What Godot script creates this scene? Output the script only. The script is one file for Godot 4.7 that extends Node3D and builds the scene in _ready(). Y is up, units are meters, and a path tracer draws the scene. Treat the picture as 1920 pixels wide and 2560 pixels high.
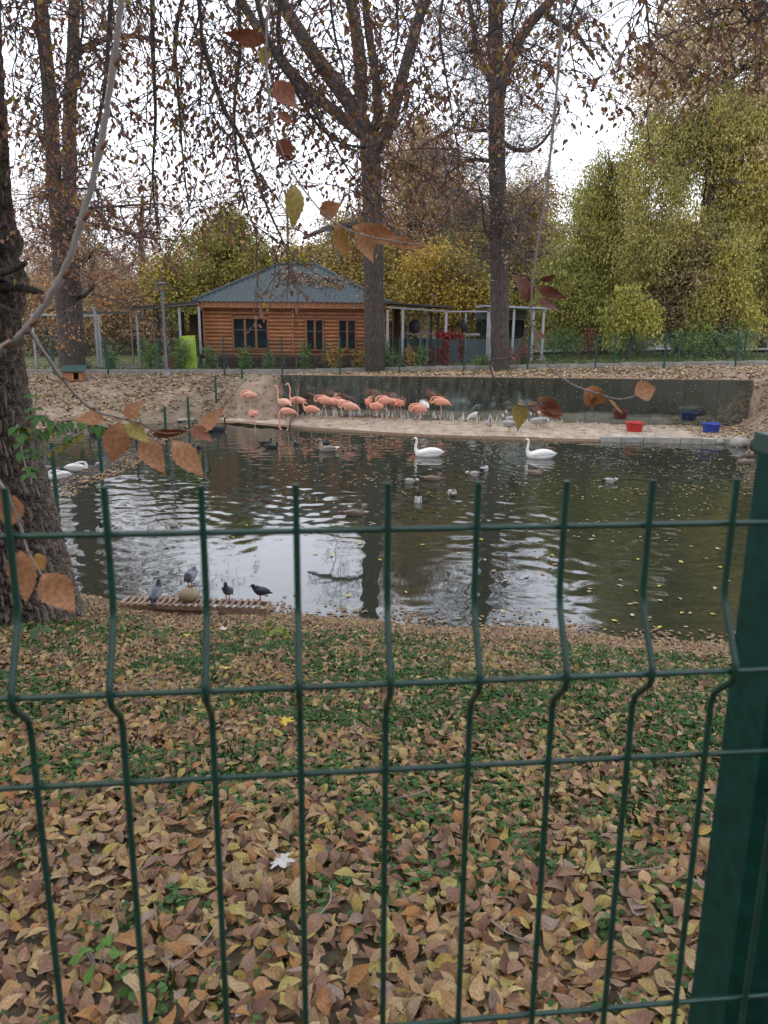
extends Node3D

# ---------------------------------------------------------------- mesh builder
class G:
	var v := PackedVector3Array()
	var n := PackedVector3Array()
	var c := PackedColorArray()
	var t := PackedVector2Array()
	var x := PackedInt32Array()
	func vert(p: Vector3, nn: Vector3, col: Color, uv := Vector2.ZERO) -> int:
		v.append(p); n.append(nn); c.append(col); t.append(uv)
		return v.size() - 1
	func tri(a: int, b: int, d: int) -> void:
		if (v[b] - v[a]).cross(v[d] - v[a]).dot(n[a] + n[b] + n[d]) > 0.0:
			x.append(a); x.append(d); x.append(b)
		else:
			x.append(a); x.append(b); x.append(d)
	func quad(a: int, b: int, d: int, e: int) -> void:
		tri(a, b, d); tri(a, d, e)
	func flat(ps: Array, col: Color, uvs := []) -> void:
		var nn: Vector3 = (ps[2] - ps[0]).cross(ps[1] - ps[0]).normalized()
		var f := v.size()
		for k in ps.size():
			vert(ps[k], nn, col, uvs[k] if uvs.size() > k else Vector2(ps[k].x, ps[k].y))
		for k in range(1, ps.size() - 1):
			x.append(f); x.append(f + k); x.append(f + k + 1)
	func box(at: Vector3, s: Vector3, col := Color.WHITE, b := Basis.IDENTITY) -> void:
		var h := s * 0.5
		for a in 3:
			for sg in [-1.0, 1.0]:
				var nn := Vector3.ZERO; nn[a] = sg
				var u := Vector3.ZERO; u[(a + 1) % 3] = h[(a + 1) % 3]
				var w := Vector3.ZERO; w[(a + 2) % 3] = h[(a + 2) % 3]
				var m: Vector3 = nn * h[a]
				var f := v.size()
				for q in [[-1, -1], [1, -1], [1, 1], [-1, 1]]:
					vert(at + b * (m + u * q[0] + w * q[1]), b * nn, col, Vector2(u.length() * q[0], w.length() * q[1]))
				quad(f, f + 1, f + 2, f + 3)
	# a swept tube; rs holds radii (float) or (across, up) pairs, cs colours or one colour
	func tube(ps: Array, rs: Array, k: int, cs, upright := false, caps := true) -> void:
		var m := ps.size()
		var side := Vector3.ZERO
		var f := v.size()
		var run := 0.0
		for i in m:
			var tg: Vector3 = (ps[mini(i + 1, m - 1)] - ps[maxi(i - 1, 0)]).normalized()
			if upright:
				side = Vector3(0, 0, 1)
			elif i == 0:
				side = tg.cross(Vector3(0.31, 0.2, 0.93) if absf(tg.z) < 0.8 else Vector3(1, 0.1, 0)).normalized()
			else:
				side = (side - tg * side.dot(tg)).normalized()
			var up := side.cross(tg)
			if i > 0: run += ps[i].distance_to(ps[i - 1])
			var r = rs[i] if rs.size() > 1 else rs[0]
			var ra: float = r.x if r is Vector2 else r
			var rb: float = r.y if r is Vector2 else r
			var i0 := maxi(i - 1, 0)
			var i1 := mini(i + 1, m - 1)
			var q0 = rs[i0] if rs.size() > 1 else rs[0]
			var q1 = rs[i1] if rs.size() > 1 else rs[0]
			var slope: float = ((q1.y if q1 is Vector2 else q1) - (q0.y if q0 is Vector2 else q0)) / maxf(ps[i0].distance_to(ps[i1]), 1e-5)
			var col: Color = cs[i] if cs is Array else cs
			for j in k + 1:
				var a := TAU * j / k
				var nn := (side * (cos(a) / maxf(ra, 1e-4)) + up * (sin(a) / maxf(rb, 1e-4))).normalized()
				vert(ps[i] + side * cos(a) * ra + up * sin(a) * rb, (nn - tg * slope).normalized(), col, Vector2(float(j) / k, run))
		for i in m - 1:
			for j in k:
				var a := f + i * (k + 1) + j
				quad(a, a + 1, a + k + 2, a + k + 1)
		if caps:
			for e in [0, m - 1]:
				var tg: Vector3 = (ps[1] - ps[0]).normalized() * -1.0 if e == 0 else (ps[m - 1] - ps[m - 2]).normalized()
				var col: Color = cs[e] if cs is Array else cs
				var o := vert(ps[e], tg, col)
				var g := v.size()
				for j in k: vert(v[f + e * (k + 1) + j], tg, col)
				for j in k: tri(o, g + j, g + (j + 1) % k)
	func ball(at: Vector3, s: Vector3, col: Color, b := Basis.IDENTITY, k := 10) -> void:
		var f := v.size()
		var m := k / 2 + 1
		for i in m + 1:
			var e := PI * i / m - PI / 2
			for j in k + 1:
				var d := Vector3(cos(e) * cos(TAU * j / k), sin(e), cos(e) * sin(TAU * j / k))
				vert(at + b * (d * s), (b * (d / s)).normalized(), col, Vector2(float(j) / k, float(i) / m))
		for i in m:
			for j in k:
				var a := f + i * (k + 1) + j
				quad(a, a + 1, a + k + 2, a + k + 1)
	func mesh() -> ArrayMesh:
		var am := ArrayMesh.new()
		var ar := []
		ar.resize(Mesh.ARRAY_MAX)
		ar[Mesh.ARRAY_VERTEX] = v; ar[Mesh.ARRAY_NORMAL] = n; ar[Mesh.ARRAY_COLOR] = c; ar[Mesh.ARRAY_TEX_UV] = t; ar[Mesh.ARRAY_INDEX] = x
		am.add_surface_from_arrays(Mesh.PRIMITIVE_TRIANGLES, ar)
		return am

var used := {}
var rng := RandomNumberGenerator.new()
var M := {}
var noise := FastNoiseLite.new()

func V(a: float, b: float, d: float) -> Vector3: return Vector3(a, b, d)
func rr(a: float, b: float) -> float: return rng.randf_range(a, b)
func L(r: float, g: float, b: float) -> Color: return Color(r, g, b)   # linear vertex colour

func nm(called: String) -> String:
	used[called] = used.get(called, 0) + 1
	return called if used[called] == 1 else "%s_%03d" % [called, used[called] - 1]
func tag(o: Node3D, label := "", category := "", group := "", kind := "") -> Node3D:
	if label: o.set_meta("label", label)
	if category: o.set_meta("category", category)
	if group: o.set_meta("group", group)
	if kind: o.set_meta("kind", kind)
	return o
func thing(called: String, label: String, category: String, at := Vector3.ZERO, group := "", turn := 0.0) -> Node3D:
	var o := Node3D.new()
	o.name = nm(called)
	add_child(o, true)
	o.position = at
	o.rotation.y = turn
	return tag(o, label, category, group)
func put(called: String, me: Mesh, m: Material, parent: Node3D = null, kind := "") -> MeshInstance3D:
	var o := MeshInstance3D.new()
	o.name = called if parent else nm(called)
	o.mesh = me
	o.material_override = m
	(parent if parent else self).add_child(o, true)
	if kind: o.set_meta("kind", kind)
	return o
func many(called: String, me: Mesh, m: Material, where: Array, tint: Array, parent: Node3D = null) -> MultiMeshInstance3D:
	var mm := MultiMesh.new()
	mm.transform_format = MultiMesh.TRANSFORM_3D
	mm.use_colors = true
	mm.mesh = me
	mm.instance_count = where.size()
	for i in where.size():
		mm.set_instance_transform(i, where[i])
		mm.set_instance_color(i, tint[i])
	var o := MultiMeshInstance3D.new()
	o.name = called if parent else nm(called)
	o.multimesh = mm
	o.material_override = m
	(parent if parent else self).add_child(o, true)
	o.set_meta("kind", "stuff")
	return o

func merged(called: String, ms: Array, m: Material, w: Array, t: Array, parent: Node3D) -> void:   # loose leaves joined into one mesh
	var v := PackedVector3Array(); var n := PackedVector3Array(); var c := PackedColorArray(); var u := PackedVector2Array(); var x := PackedInt32Array()
	for k in ms.size():
		var a: Array = ms[k].surface_get_arrays(0)
		var bv: PackedVector3Array = a[Mesh.ARRAY_VERTEX]; var bn: PackedVector3Array = a[Mesh.ARRAY_NORMAL]; var bu: PackedVector2Array = a[Mesh.ARRAY_TEX_UV]; var bx: PackedInt32Array = a[Mesh.ARRAY_INDEX]
		var cc := PackedColorArray()
		cc.resize(bv.size())
		for i in w[k].size():
			var o := v.size()
			var tr: Transform3D = w[k][i]
			v.append_array(tr * bv)
			n.append_array(Transform3D(tr.basis.orthonormalized(), Vector3.ZERO) * bn)
			u.append_array(bu)
			cc.fill(t[k][i])
			c.append_array(cc)
			for j in bx: x.append(o + j)
	var am := ArrayMesh.new()
	var ar := []
	ar.resize(Mesh.ARRAY_MAX)
	ar[Mesh.ARRAY_VERTEX] = v; ar[Mesh.ARRAY_NORMAL] = n; ar[Mesh.ARRAY_COLOR] = c; ar[Mesh.ARRAY_TEX_UV] = u; ar[Mesh.ARRAY_INDEX] = x
	am.add_surface_from_arrays(Mesh.PRIMITIVE_TRIANGLES, ar)
	put(called, am, m, parent, "stuff")

func mat(r: float, g: float, b: float, rough := 0.85, vc := false) -> StandardMaterial3D:
	var m := StandardMaterial3D.new()
	m.albedo_color = Color(r, g, b).linear_to_srgb()
	m.roughness = rough
	m.vertex_color_use_as_albedo = vc
	return m
func ntex(seed_: int, freq: float, a: Color, b: Color, size := 256, oct := 4, type := FastNoiseLite.TYPE_SIMPLEX_SMOOTH) -> ImageTexture:
	var f := FastNoiseLite.new()
	f.seed = seed_; f.frequency = freq; f.fractal_octaves = oct; f.noise_type = type
	var im := f.get_seamless_image(size, size)
	im.convert(Image.FORMAT_RGB8)
	for y in size:
		for x in size:
			im.set_pixel(x, y, a.lerp(b, im.get_pixel(x, y).r))
	return ImageTexture.create_from_image(im)
func tri_tex(m: StandardMaterial3D, tx: Texture2D, s: float, world := true) -> StandardMaterial3D:
	m.albedo_texture = tx
	m.uv1_triplanar = true
	m.uv1_world_triplanar = world
	m.uv1_scale = Vector3.ONE * s
	return m
func bump(m: StandardMaterial3D, tx: Texture2D, cm: float) -> StandardMaterial3D:
	m.heightmap_enabled = true
	m.heightmap_texture = tx
	m.heightmap_scale = cm
	return m

func spline(ps: Array, k: int) -> Array:
	var out := []
	for i in ps.size() - 1:
		for j in k:
			var a = ps[maxi(i - 1, 0)]; var b = ps[i]; var d = ps[i + 1]; var e = ps[mini(i + 2, ps.size() - 1)]
			var s := float(j) / k
			out.append((b * 2.0 + (d - a) * s + (a * 2.0 - b * 5.0 + d * 4.0 - e) * s * s + (b * 3.0 - a - d * 3.0 + e) * s * s * s) * 0.5)
	out.append(ps[-1])
	return out
func lerp_path(px: Array, x: float) -> float:   # px: [x, y, x, y ...] piecewise linear
	if x <= px[0]: return px[1]
	for i in range(2, px.size(), 2):
		if x <= px[i]:
			return lerpf(px[i - 1], px[i + 1], (x - px[i - 2]) / (px[i] - px[i - 2]))
	return px[-1]

# ---------------------------------------------------------------- the lie of the land
const WATER := -1.95
const NEAR_SHORE := [-16.0, -12.5, -9.5, -10.6, -6.36, -9.97, -3.78, -9.68, -2.47, -9.24, -1.3, -9.11, 0.0, -8.88, 0.94, -8.7, 2.0, -8.58, 3.0, -8.39, 3.8, -8.21, 4.5, -8.1, 6.0, -8.3, 8.0, -10.5, 10.0, -14.5, 11.0, -19.0, 11.4, -23.5, 14.0, -24.5]
const FAR_SHORE := [-16.0, -24.9, -11.26, -25.42, -8.3, -26.5, -6.55, -27.7, -5.28, -27.1, -2.92, -25.95, -0.46, -25.02, 1.71, -24.24, 4.49, -23.83, 6.57, -23.67, 10.67, -23.45, 12.5, -23.3]
const KERB := [-40.0, -27.0, -13.1, -30.1, -7.1, -30.95, -0.6, -32.0, 6.0, -31.7, 14.6, -30.9, 45.0, -28.5]
const KERB_Y := [-13.0, -0.47, -3.0, -0.47, 3.0, -0.3, 8.0, -0.14, 14.0, 0.05, 40.0, 0.2]
func near_z(x: float) -> float: return lerp_path(NEAR_SHORE, x) + 0.12 * noise.get_noise_2d(x * 60.0, 5.0)
func far_z(x: float) -> float: return lerp_path(FAR_SHORE, x)
func kerb_z(x: float) -> float: return lerp_path(KERB, x)
func kerb_y(x: float) -> float: return lerp_path(KERB_Y, x)
func mirror_z(x: float) -> float: return -28.4 + (x + 3.64) * (2.33 / 15.69)
func near_y(x: float, z: float) -> float:
	var s := near_z(x)
	var d := (z - s) / (-1.3 - s)
	var y := 0.0
	if d < 0.0: y = WATER + d * 5.0
	elif d < 1.0: y = WATER * (1.0 - d) + 0.05 * sin(d * PI)
	y += 0.05 * noise.get_noise_2d(x * 40.0, z * 40.0) + 0.018 * noise.get_noise_2d(x * 160.0, z * 160.0)
	return y
func far_y(x: float, z: float) -> float:   # the bank beyond the pond
	var k := kerb_z(x)
	var top := kerb_y(x) - 0.08
	var y := top
	if x < -3.7:
		var s := far_z(x)
		var d := clampf((s - z) / (s - k - 0.9), 0.0, 1.0)
		y = lerpf(WATER - 0.06, top, pow(d, 0.8))
		if x > -6.5: y = lerpf(y, sand_slope(x, z), clampf((x + 6.5) / 1.6, 0.0, 1.0))
	elif x < -2.8 and z > mirror_z(x) - 0.04:
		y = sand_slope(x, z)
	elif x > 10.2 and (x > 12.05 or z > mirror_z(x) - 0.04):
		var low := WATER - 0.1 + minf(pow(maxf(x - 11.0, 0.0) * 0.72, 1.3), 2.2) + 0.12 * sin(z * 1.7 + x) + 0.12 * noise.get_noise_2d(x * 70.0, z * 70.0)
		low = lerpf(low, WATER - 0.25, clampf((z + 21.5) / 2.5, 0.0, 1.0))
		y = lerpf(top, low, smoothstep(mirror_z(x) - 0.5, mirror_z(x) + 0.7, z)) if x > 12.05 else low
	else:
		var my := lerpf(-0.42, -0.29, (x + 3.64) / 15.69)
		y = lerpf(top, my, clampf((z - k) / (mirror_z(x) - k), 0.0, 1.0))
	return y + 0.05 * noise.get_noise_2d(x * 35.0, z * 35.0) + 0.02 * noise.get_noise_2d(x * 130.0, z * 130.0)
func sand_slope(x: float, z: float) -> float:   # the bare mound that runs up to the mirrors' end
	var s := far_z(x)
	var up := smoothstep(0.0, 1.0, (s - 0.1 - z) / (s - 0.1 - minf(mirror_z(x), -28.3) + 0.25))
	return lerpf(WATER + 0.05, kerb_y(x) - 0.08, up) * 1.0 - smoothstep(-4.3, -3.0, x) * 1.6 * up
func island_y(x: float, z: float) -> float:
	var s := far_z(x)
	var d := s - z
	return WATER + 0.03 + 0.11 * smoothstep(-0.05, 0.35, d) + 0.035 * noise.get_noise_2d(x * 50.0, z * 70.0) + 0.02 * noise.get_noise_2d(x * 170.0, z * 170.0)
func sheet(nx: int, nz: int, at: Callable, uvs := 1.0) -> ArrayMesh:   # at(u, v) gives a point; normals from its neighbours
	var g := G.new()
	for j in nz + 1:
		for i in nx + 1:
			var p: Vector3 = at.call(float(i) / nx, float(j) / nz)
			g.vert(p, Vector3.UP, Color.WHITE, Vector2(p.x, p.z) * uvs)
	var w := nx + 1
	for j in nz + 1:
		for i in w:
			var a := g.v[j * w + maxi(i - 1, 0)]; var b := g.v[j * w + mini(i + 1, nx)]
			var d := g.v[maxi(j - 1, 0) * w + i]; var e := g.v[mini(j + 1, nz) * w + i]
			var q := (b - a).cross(e - d).normalized()
			g.n[j * w + i] = q if q.y > 0 else -q
	for j in nz:
		for i in nx:
			g.quad(j * w + i, j * w + i + 1, j * w + w + i + 1, j * w + w + i)
	return g.mesh()

# ---------------------------------------------------------------- leaves and foliage
func leaf_mesh(wide: float, curl: float, fold: float, twist: float, k := 5, serrated := false, cols := 4) -> ArrayMesh:
	var g := G.new()   # a leaf one unit long along +x, its blade in x-z
	for i in k + 1:
		var s := float(i) / k
		var w := wide * 0.5 * pow(sin(PI * pow(s, 0.78)), 1.12) * (1.0 - 0.18 * s) * 1.16
		if serrated and i > 0 and i < k: w *= 1.0 + (0.07 if i % 2 == 0 else -0.05)
		if i == 0: w = 0.012
		if i == k: w = 0.004
		for h in cols + 1:
			var q := -1.0 + 2.0 * h / cols
			var zz: float = q * w
			var yy: float = curl * (s - 0.5) * (s - 0.5) * 2.0 - curl * 0.25 + fold * absf(zz) + twist * zz * (s - 0.5) * 4.0 + 0.02 * sin(s * 9.0 + q * 2.0)
			g.vert(Vector3(s, yy, zz), Vector3.UP, Color.WHITE, Vector2(s, 0.5 + 0.5 * zz / (wide * 0.62)))
	for i in k:
		for j in cols:
			var a := i * (cols + 1) + j
			var b := a + cols + 1
			var fn := (g.v[b] - g.v[a]).cross(g.v[a + 1] - g.v[a])
			for o in [a, a + 1, b, b + 1]: g.n[o] += (fn if fn.y > 0 else -fn).normalized()
			g.quad(a, a + 1, b + 1, b)
	for i in g.n.size(): g.n[i] = g.n[i].normalized()
	return g.mesh()
func clump(count: int, spread: Vector3, size: float, droop := 0.0, wide := 0.5) -> ArrayMesh:   # a spray of small leaves
	var g := G.new()
	for i in count:
		var p := Vector3(rng.randfn(), rng.randfn(), rng.randfn()) * spread * 0.55
		if droop > 0.0: p = Vector3(rng.randfn() * spread.x * 0.3, -rng.randf() * spread.y * 1.6, rng.randfn() * spread.z * 0.3)
		var d := Vector3(rng.randfn(), rng.randfn() * 0.7 - 0.4 - droop * 1.5, rng.randfn()).normalized()
		var s := d.cross(Vector3(rng.randfn(), rng.randfn(), rng.randfn())).normalized()
		var l := size * rr(0.5, 1.5)
		var q := s * l * wide * 0.5
		var nn := d.cross(s)
		var sh := rr(0.8, 1.2)
		var col := Color(sh, sh * rr(0.92, 1.06), sh)
		var f := g.v.size()
		g.vert(p, nn, col); g.vert(p + d * l * 0.45 + q, (nn + s * 0.3).normalized(), col); g.vert(p + d * l, nn, col); g.vert(p + d * l * 0.45 - q, (nn - s * 0.3).normalized(), col)
		g.quad(f, f + 1, f + 2, f + 3)
	return g.mesh()
var TWIG_MIN := 0.0
func grow(g: G, p: Vector3, d: Vector3, length: float, r: float, level: int, tips: Array, droop: float, col: Color, wild := 0.35) -> void:
	r = maxf(r, TWIG_MIN)
	var ps := [p]; var rs := [r]
	var k := 6 if level > 1 else 4
	var q := p; var dir := d
	for i in k:
		dir = (dir + Vector3(rng.randfn(), rng.randfn() * 0.7, rng.randfn()) * wild * 0.5 + Vector3(0, -droop, 0)).normalized()
		q += dir * length / k
		ps.append(q); rs.append(maxf(lerpf(r, r * 0.35, (i + 1.0) / k), TWIG_MIN * 0.7))
		tips.append(q)
		if level > 0 and i > 0:
			for b in (2 if level > 1 else 1 + (rng.randi() % 2)):
				var sd := (dir * 0.7 + Vector3(rng.randfn(), rng.randfn() * 0.6 + 0.1, rng.randfn()).normalized() * 0.9).normalized()
				grow(g, q, sd, length * rr(0.35, 0.6), r * lerpf(0.5, 0.3, float(i) / k), level - 1, tips, droop, col, wild)
	g.tube(ps, rs, 6 if r > 0.04 else (4 if r > 0.012 else 3), col, false, false)
func limb(g: G, ps: Array, r0: float, r1: float, k: int, col: Color) -> Array:
	var s := spline(ps, 5)
	var rs := []
	for i in s.size():
		rs.append(lerpf(r0, r1, float(i) / (s.size() - 1)) * (1.0 + 0.05 * sin(i * 2.3 + r0 * 90.0)))
	g.tube(s, rs, k, col, false)
	return s

# ---------------------------------------------------------------- the scene
func _ready() -> void:
	rng.seed = 20241
	noise.seed = 7
	noise.frequency = 0.01
	var cam := Camera3D.new()
	cam.name = "camera"
	cam.position = Vector3(0, 1.6, 0)
	cam.rotation = Vector3(deg_to_rad(-13.8), 0, deg_to_rad(0.5))
	var ca := CameraAttributesPhysical.new()
	ca.frustum_focal_length = 18.478
	ca.frustum_focus_distance = 16.0
	ca.exposure_aperture = 9.5
	ca.frustum_near = 0.05
	ca.frustum_far = 600.0
	cam.attributes = ca
	add_child(cam, true)
	cam.fov = 66.0
	cam.near = 0.05
	cam.far = 600.0
	var env := Environment.new()
	env.background_mode = Environment.BG_SKY
	env.tonemap_mode = Environment.TONE_MAPPER_LINEAR
	env.tonemap_exposure = 1.22
	env.sdfgi_enabled = true
	env.ssao_enabled = true
	env.ssil_enabled = true
	var sky := ProceduralSkyMaterial.new()
	sky.sky_top_color = Color(0.88, 0.905, 0.97)
	sky.sky_horizon_color = Color(0.97, 0.97, 0.99)
	sky.sky_curve = 0.18
	sky.ground_bottom_color = Color(0.22, 0.20, 0.17)
	sky.ground_horizon_color = Color(0.5, 0.49, 0.47)
	sky.sky_energy_multiplier = 1.35
	env.sky = Sky.new()
	env.sky.sky_material = sky
	var we := WorldEnvironment.new()
	we.name = "world_environment"
	we.environment = env
	add_child(we, true)
	var sun := DirectionalLight3D.new()
	sun.name = "overcast_sun"
	sun.light_energy = 0.22
	sun.light_angular_distance = 25.0
	sun.light_color = Color(1.0, 0.97, 0.92)
	sun.rotation_degrees = Vector3(-58, -35, 0)
	sun.shadow_enabled = true
	add_child(sun, true)
	materials()
	ground()
	water()
	mirror_wall()
	log_house()
	aviaries()
	far_fences()
	pond_fence()
	standing_trees()
	backdrop_trees()
	planting()
	birds()
	small_things()
	foreground_tree()
	hanging_twigs()
	near_litter()
	near_fence()

func materials() -> void:
	# a leaf: pale midrib and side veins over a mottled blade
	var im := Image.create(128, 64, false, Image.FORMAT_RGB8)
	for y in 64:
		for x in 128:
			var s := x / 127.0
			var q := absf(y / 63.0 - 0.5)
			var k := 0.9 + 0.2 * noise.get_noise_2d(x * 7.0, y * 7.0) + 0.05 * noise.get_noise_2d(x * 40.0 + 500.0, y * 40.0)
			var vein := fposmod((s - q * 0.9) * 11.0, 1.0)
			if vein < 0.14: k *= 0.88
			if q < 0.022: k *= 1.12
			im.set_pixel(x, y, Color(k, k * (1.0 + 0.05 * noise.get_noise_2d(x * 14.0 + 90.0, y * 14.0)), k * 0.97))
	M.leaf_tex = ImageTexture.create_from_image(im)
	M.litter = mat(1, 1, 1, 0.75, true)
	M.litter.albedo_texture = M.leaf_tex
	M.foliage = mat(1, 1, 1, 0.8, true)
	M.foliage.backlight_enabled = true
	M.foliage.backlight = Color(0.5, 0.5, 0.38)
	M.near_leaf = mat(1, 1, 1, 0.7, true)
	M.near_leaf.albedo_texture = M.leaf_tex
	M.near_leaf.backlight_enabled = true
	M.near_leaf.backlight = Color(0.6, 0.5, 0.42)
	M.vc = mat(1, 1, 1, 0.8, true)
	M.feather = mat(1, 1, 1, 0.7, true)
	M.feather.rim_enabled = true
	M.feather.rim = 0.2
	var grain := ntex(11, 0.03, Color(0.55, 0.55, 0.55), Color(1.15, 1.12, 1.08), 256, 5)
	M.grain = grain
	M.feather.albedo_texture = ntex(21, 0.05, Color(0.84, 0.83, 0.82), Color(1.0, 1.0, 1.0), 128, 4)
	M.feather.uv1_triplanar = true
	M.feather.uv1_scale = Vector3(3.0, 7.0, 7.0)
	M.soil = tri_tex(mat(1, 1, 1, 0.95), ntex(3, 0.02, Color(0.20, 0.19, 0.12), Color(0.42, 0.35, 0.27), 512, 6), 0.6)
	bump(M.soil, grain, 2.0)
	M.mud = tri_tex(mat(1, 1, 1, 0.8), ntex(4, 0.015, Color(0.12, 0.10, 0.085), Color(0.29, 0.235, 0.20), 512, 6), 0.4)
	bump(M.mud, grain, 2.0)
	M.sand = tri_tex(mat(1, 1, 1, 0.95), ntex(5, 0.012, Color(0.50, 0.44, 0.38), Color(0.74, 0.67, 0.59), 512, 6), 0.35)
	bump(M.sand, grain, 2.0)
	M.bank = tri_tex(mat(1, 1, 1, 0.95), ntex(6, 0.012, Color(0.38, 0.32, 0.26), Color(0.64, 0.56, 0.48), 512, 6), 0.3)
	bump(M.bank, grain, 2.0)
	M.turf = tri_tex(mat(1, 1, 1, 0.95), ntex(8, 0.02, Color(0.22, 0.26, 0.10), Color(0.42, 0.40, 0.20), 512, 6), 0.25)
	M.concrete = tri_tex(mat(1, 1, 1, 0.9), ntex(9, 0.02, Color(0.46, 0.45, 0.43), Color(0.66, 0.64, 0.61), 256, 5), 0.5)
	M.bark = tri_tex(mat(1, 1, 1, 0.95), ntex(12, 0.03, Color(0.30, 0.265, 0.24), Color(0.56, 0.51, 0.46), 512, 6), 1.4)
	M.bark_far = tri_tex(mat(1, 1, 1, 0.95), ntex(13, 0.03, Color(0.17, 0.15, 0.14), Color(0.40, 0.36, 0.33), 256, 5), 0.8)
	M.bark_far.uv1_scale = Vector3(1.6, 0.35, 1.6)
	bump(M.bark_far, ntex(14, 0.05, Color.BLACK, Color.WHITE, 256, 3), 5.0)
	M.bark_dark = M.bark_far
	M.twig = mat(0.10, 0.085, 0.08, 0.9)
	M.twig_pale = mat(0.27, 0.24, 0.215, 0.85)
	M.green_paint = mat(0.0055, 0.064, 0.044, 0.36)
	M.green_paint.metallic_specular = 0.6
	tri_tex(M.green_paint, ntex(22, 0.04, Color(0.72, 0.74, 0.72), Color(1.0, 1.0, 1.0), 128, 5), 9.0, false)
	M.green_far = mat(0.006, 0.055, 0.04, 0.5)
	M.wood_brown = tri_tex(mat(1, 1, 1, 0.6), ntex(15, 0.02, Color(0.48, 0.30, 0.19), Color(0.69, 0.46, 0.31), 256, 5), 1.2)
	M.wood_brown.uv1_scale = Vector3(0.35, 2.4, 1.0)
	M.wood_fascia = tri_tex(mat(1, 1, 1, 0.6), M.wood_brown.albedo_texture, 1.0)
	M.wood_fascia.uv1_scale = Vector3(3.0, 0.5, 1.0)
	M.wood_frame = mat(0.20, 0.085, 0.045, 0.5)
	M.old_wood = tri_tex(mat(1, 1, 1, 0.9), ntex(16, 0.03, Color(0.44, 0.35, 0.28), Color(0.70, 0.60, 0.51), 256, 5), 2.0)
	M.roof = tri_tex(mat(0.9, 0.9, 0.9, 0.68), ntex(17, 0.01, Color(0.13, 0.18, 0.185), Color(0.20, 0.26, 0.26), 256, 4), 0.3)
	M.white_metal = mat(0.35, 0.36, 0.38, 0.6)
	M.dark_metal = mat(0.05, 0.045, 0.045, 0.7)
	M.grey_metal = mat(0.10, 0.115, 0.13, 0.5)
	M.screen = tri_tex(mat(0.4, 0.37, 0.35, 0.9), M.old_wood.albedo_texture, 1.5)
	M.glass_dark = mat(0.012, 0.016, 0.02, 0.06)

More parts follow.
